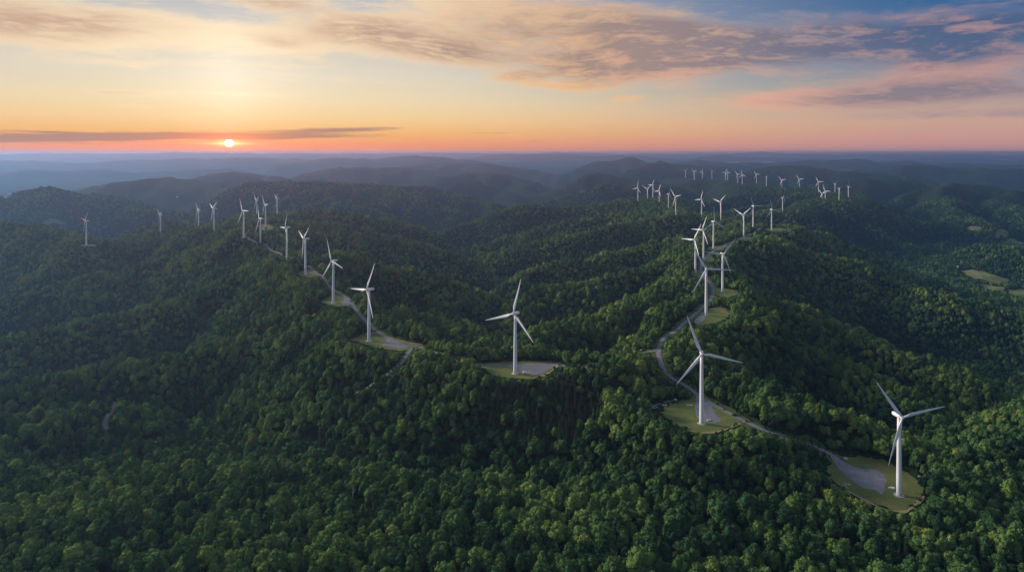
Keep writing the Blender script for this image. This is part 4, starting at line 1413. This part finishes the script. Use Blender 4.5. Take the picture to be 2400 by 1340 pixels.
for k, (a, b, s, lb) in enumerate([(1527, 956, 1.0, 'pale rubble heap at the left tip of the second clearing under the trees'),
                                   (1559, 950, 1.5, 'larger pale rubble heap by the upper edge of the second clearing'),
                                   (1572, 946, .55, 'small pale rubble heap touching the right of the larger heap')]):
    R = np.random.default_rng(k)
    parts = []
    for j in range(9):
        v, f = ICO[1]
        q = R.uniform(.5, 1.15) * s
        parts.append((v * (np.array([q, q * .8, q * .6]) * (1 + R.normal(0, .1, (len(v), 1)))) + np.array([R.normal(0, 1.5 * s), R.normal(0, 1.1 * s), q * .3]), f))
    v, f = join_geo(parts)
    tag(link('rubble_heap', mesh_np('rubble_heap', v, f, [M_ROCK]), None, ground(a, b, 'R2')), lb, 'rubble heap')
boulder(ground(1583, 937, 'R2'), (2.0, 1.3, 1.2), 'pale boulder at the upper edge of the second clearing, above the rubble', 6)
for (a0_, b0_, a1_, b1_, lb) in [(1556, 943, 1578, 939, 'long pale log below the boulder at the second clearing'), (1530, 953, 1549, 945, 'pale log between the two rubble heaps'),
                                 (1534, 956.5, 1543, 953, 'short pale log by the left rubble heap')]:
    p, q_ = np.array(ground(a0_, b0_, 'R2', .35)), np.array(ground(a1_, b1_, 'R2', .35))
    c = (p + q_) / 2
    v, f = tube_geo([p - c, (0, 0, .15), q_ - c], [.42, .36, .25], 9)
    tag(link('log', mesh_np('log', v, f, [M_DEAD], True), None, tuple(c)), lb, 'log')
# marker post by the fork
pp = ground(1559.5, 808)
e = thing('marker_post', pp, 0, 'short white marker post beside the road fork', 'post')
V, Fs = lathe([(.16, -.5), (.16, 2.5), (.1, 2.6)], 10); link('post', poly_mesh('post', V, Fs, M_WHITE), e)
link('sign_plate', bm_mesh('sign_plate', box(.9, .06, .7, (0, -.18, 2.2), .02, 1), M_WHITE), e)
boulder(ground(1503, 821), (1.9, 1.2, .9), 'pale boulder on the verge of the road branch left of the fork', 9)


def house(loc, rz, L, W_, H_, roofH, wall_m, roof_m, label, cat='house', name='house', windows=True):
    e = thing(name, loc, rz, label, cat)
    link('wall', bm_mesh('wall', box(L, W_, H_ + 1.5, (0, 0, H_ / 2 - .75), 0), wall_m), e)
    o = .5
    V = [(-L / 2 - o, -W_ / 2 - o, H_ - .15), (L / 2 + o, -W_ / 2 - o, H_ - .15), (L / 2 + o, W_ / 2 + o, H_ - .15), (-L / 2 - o, W_ / 2 + o, H_ - .15), (-L / 2 - o, 0, H_ + roofH), (L / 2 + o, 0, H_ + roofH)]
    V += [(a, b, c - .2) for a, b, c in V]
    Fs = [(0, 1, 5, 4), (2, 3, 4, 5), (6, 10, 11, 7), (8, 11, 10, 9), (0, 6, 7, 1), (2, 8, 9, 3), (0, 4, 10, 6), (4, 3, 9, 10), (1, 7, 11, 5), (5, 11, 8, 2)]
    link('roof', poly_mesh('roof', V, Fs, roof_m, False), e)
    gb = bmesh.new()
    for s in (-1, 1):
        vs = [gb.verts.new((s * (L / 2 - .02), yy, zz)) for yy, zz in ((-W_ / 2, H_), (W_ / 2, H_), (0, H_ + roofH - .25))]
        gb.faces.new(vs)
    link('gable', bm_mesh('gable', gb, wall_m), e)
    if windows:
        link('door', bm_mesh('door', box(1.0, .08, 2.1, (-L * .1, -W_ / 2 - .03, 1.05), .01, 1), M_DARK), e)
        for k in (-.34, .16, .36):
            link('window', bm_mesh('window', box(1.2, .08, 1.1, (L * k, -W_ / 2 - .03, 1.6), .01, 1), M_GLASS), e)
    return e


M_WALL = mat('painted_boards', (0.62, 0.63, 0.62), 0.8)
M_ROOF = mat('metal_roof', (0.46, 0.50, 0.56), 0.45, 0.4)
M_ROOFD = mat('grey_roof', (0.30, 0.31, 0.33), 0.7)
c = hit(355, 1044)
house((c[0], c[1], hz(c[0], c[1])), .35, 11, 8, 3.2, 2.6, M_WALL, M_ROOF, 'small cabin with a pale blue-grey roof alone among the left foreground trees', 'cabin', 'cabin')
for (a, b, rz, L, W_, H_, lb) in [(2252, 627, -.45, 32, 11, 3, 'long white farm building at the upper left tip of the tan field'),
                                  (2245, 629, .5, 15, 11, 6, 'small white farmhouse beside the long building at the tan field tip'),
                                  (2243, 670, .2, 20, 12, 6, 'white house at the left end of the hamlet among valley trees'),
                                  (2254, 672.5, -.15, 18, 12, 5, 'white house in the middle of the hamlet among valley trees'),
                                  (2269, 678, .5, 18, 11, 6, 'white house at the right end of the hamlet among valley trees'),
                                  (2397, 660, .1, 16, 10, 5, 'small pale house at the right edge of the view by the fields'),
                                  (22, 455, .3, 42, 16, 5, 'large pale building in the far left valley behind the round hill'),
                                  (32, 456, -.2, 32, 14, 4, 'pale building right of the large one in the far left valley'),
                                  (415, 463, .4, 14, 9, 3, 'tiny pale building on the hillside left of the sun glow')]:
    c = hit(a, b)
    house((c[0], c[1], hz(c[0], c[1]) + 1), rz, L, W_, H_ + 1, 3, M_WALL, M_WALL if L > 30 else M_ROOF, lb, 'building' if L > 30 else 'house', 'farm_building' if L > 30 else 'house')

# dead trunks in the dark gaps
for (a, b, h_, lb, fork) in [(827, 1172, 15, 'bare grey dead tree with one side limb in the dark gap', True), (345, 1092, 13, 'bare pale dead trunk in the dark gap below the cabin', False), (339, 1102, 11, 'shorter leaning pale dead trunk below the cabin', False)]:
    c = hit(a, b)
    e = thing('dead_tree', (c[0], c[1], hz(c[0], c[1])), 0, lb, 'dead tree')
    lean = .4 if fork else 1.4
    v, f = tube_geo([(0, 0, -1), (-.1, 0, h_ * .4), (lean * .6, 0, h_ * .8), (lean, .2, h_)], [.55, .42, .3, .16], 9)
    link('trunk', mesh_np('trunk', v, f, [M_DEAD], True), e)
    if fork:
        v, f = tube_geo([(0, 0, h_ * .45), (1.6, 0, h_ * .6), (2.6, 0, h_ * .78)], [.34, .24, .1], 8)
        link('limb', mesh_np('limb', v, f, [M_DEAD], True), e)
    else:
        v, f = tube_geo([(0, 0, h_ * .6), (-.9, .3, h_ * .72)], [.16, .06], 6)
        link('limb', mesh_np('limb', v, f, [M_DEAD], True), e)

# ------------------------------------------------------------------ water in the far valleys
def water(name, pts, z_, label):
    m = bpy.data.materials.get('lake_water') or mat('lake_water', (0.02, 0.03, 0.035), 0.06, 0.5)
    P = np.array([px_plane(a, b, z_) for a, b in pts])
    me = bpy.data.meshes.new(name)
    me.from_pydata([(p[0], p[1], z_) for p in P], [], [tuple(range(len(P)))])
    me.materials.append(m)
    if me.polygons[0].normal.z < 0: me.flip_normals()
    tag(link(name, me), label, None, None, 'structure')

water('lake', [(1628, 381.0), (1660, 382.4), (1720, 382.8), (1790, 382.4), (1822, 380.2), (1806, 377.6), (1740, 376.6), (1664, 376.8)], 368., 'bright lake in the far valley under the horizon')
water('lake', [(1922, 395), (1942, 399.5), (1985, 401), (2006, 398), (1992, 393), (1958, 391)], 325., 'small bright lake beyond the far row hill')

# ------------------------------------------------------------------ haze
zmin = float(GH.min())
hb = bmesh.new()
x0, x1, y0, y1, z0_, z1_ = -42000., 42000., -2500., 51500., zmin - 1.0, CZ + 60.0
bmesh.ops.create_cube(hb, size=1.0, matrix=Matrix.Translation(((x0 + x1) / 2, (y0 + y1) / 2, (z0_ + z1_) / 2)) @ Matrix.Diagonal((x1 - x0, y1 - y0, z1_ - z0_, 1)))
mh = bpy.data.materials.new('haze')
mh.use_nodes = True
mh.node_tree.nodes.clear()
pv = mh.node_tree.nodes.new('ShaderNodeVolumePrincipled')
pv.inputs['Color'].default_value = (0.122, 0.325, 0.60, 1)
pv.inputs['Density'].default_value = 5.4e-5
pv.inputs['Anisotropy'].default_value = 0.5
om = mh.node_tree.nodes.new('ShaderNodeOutputMaterial')
mh.node_tree.links.new(pv.outputs[0], om.inputs['Volume'])
hm = bpy.data.meshes.new('haze'); hb.to_mesh(hm); hb.free(); hm.materials.append(mh)
tag(link('haze', hm), 'thin blue evening haze over the hills', None, None, 'stuff')
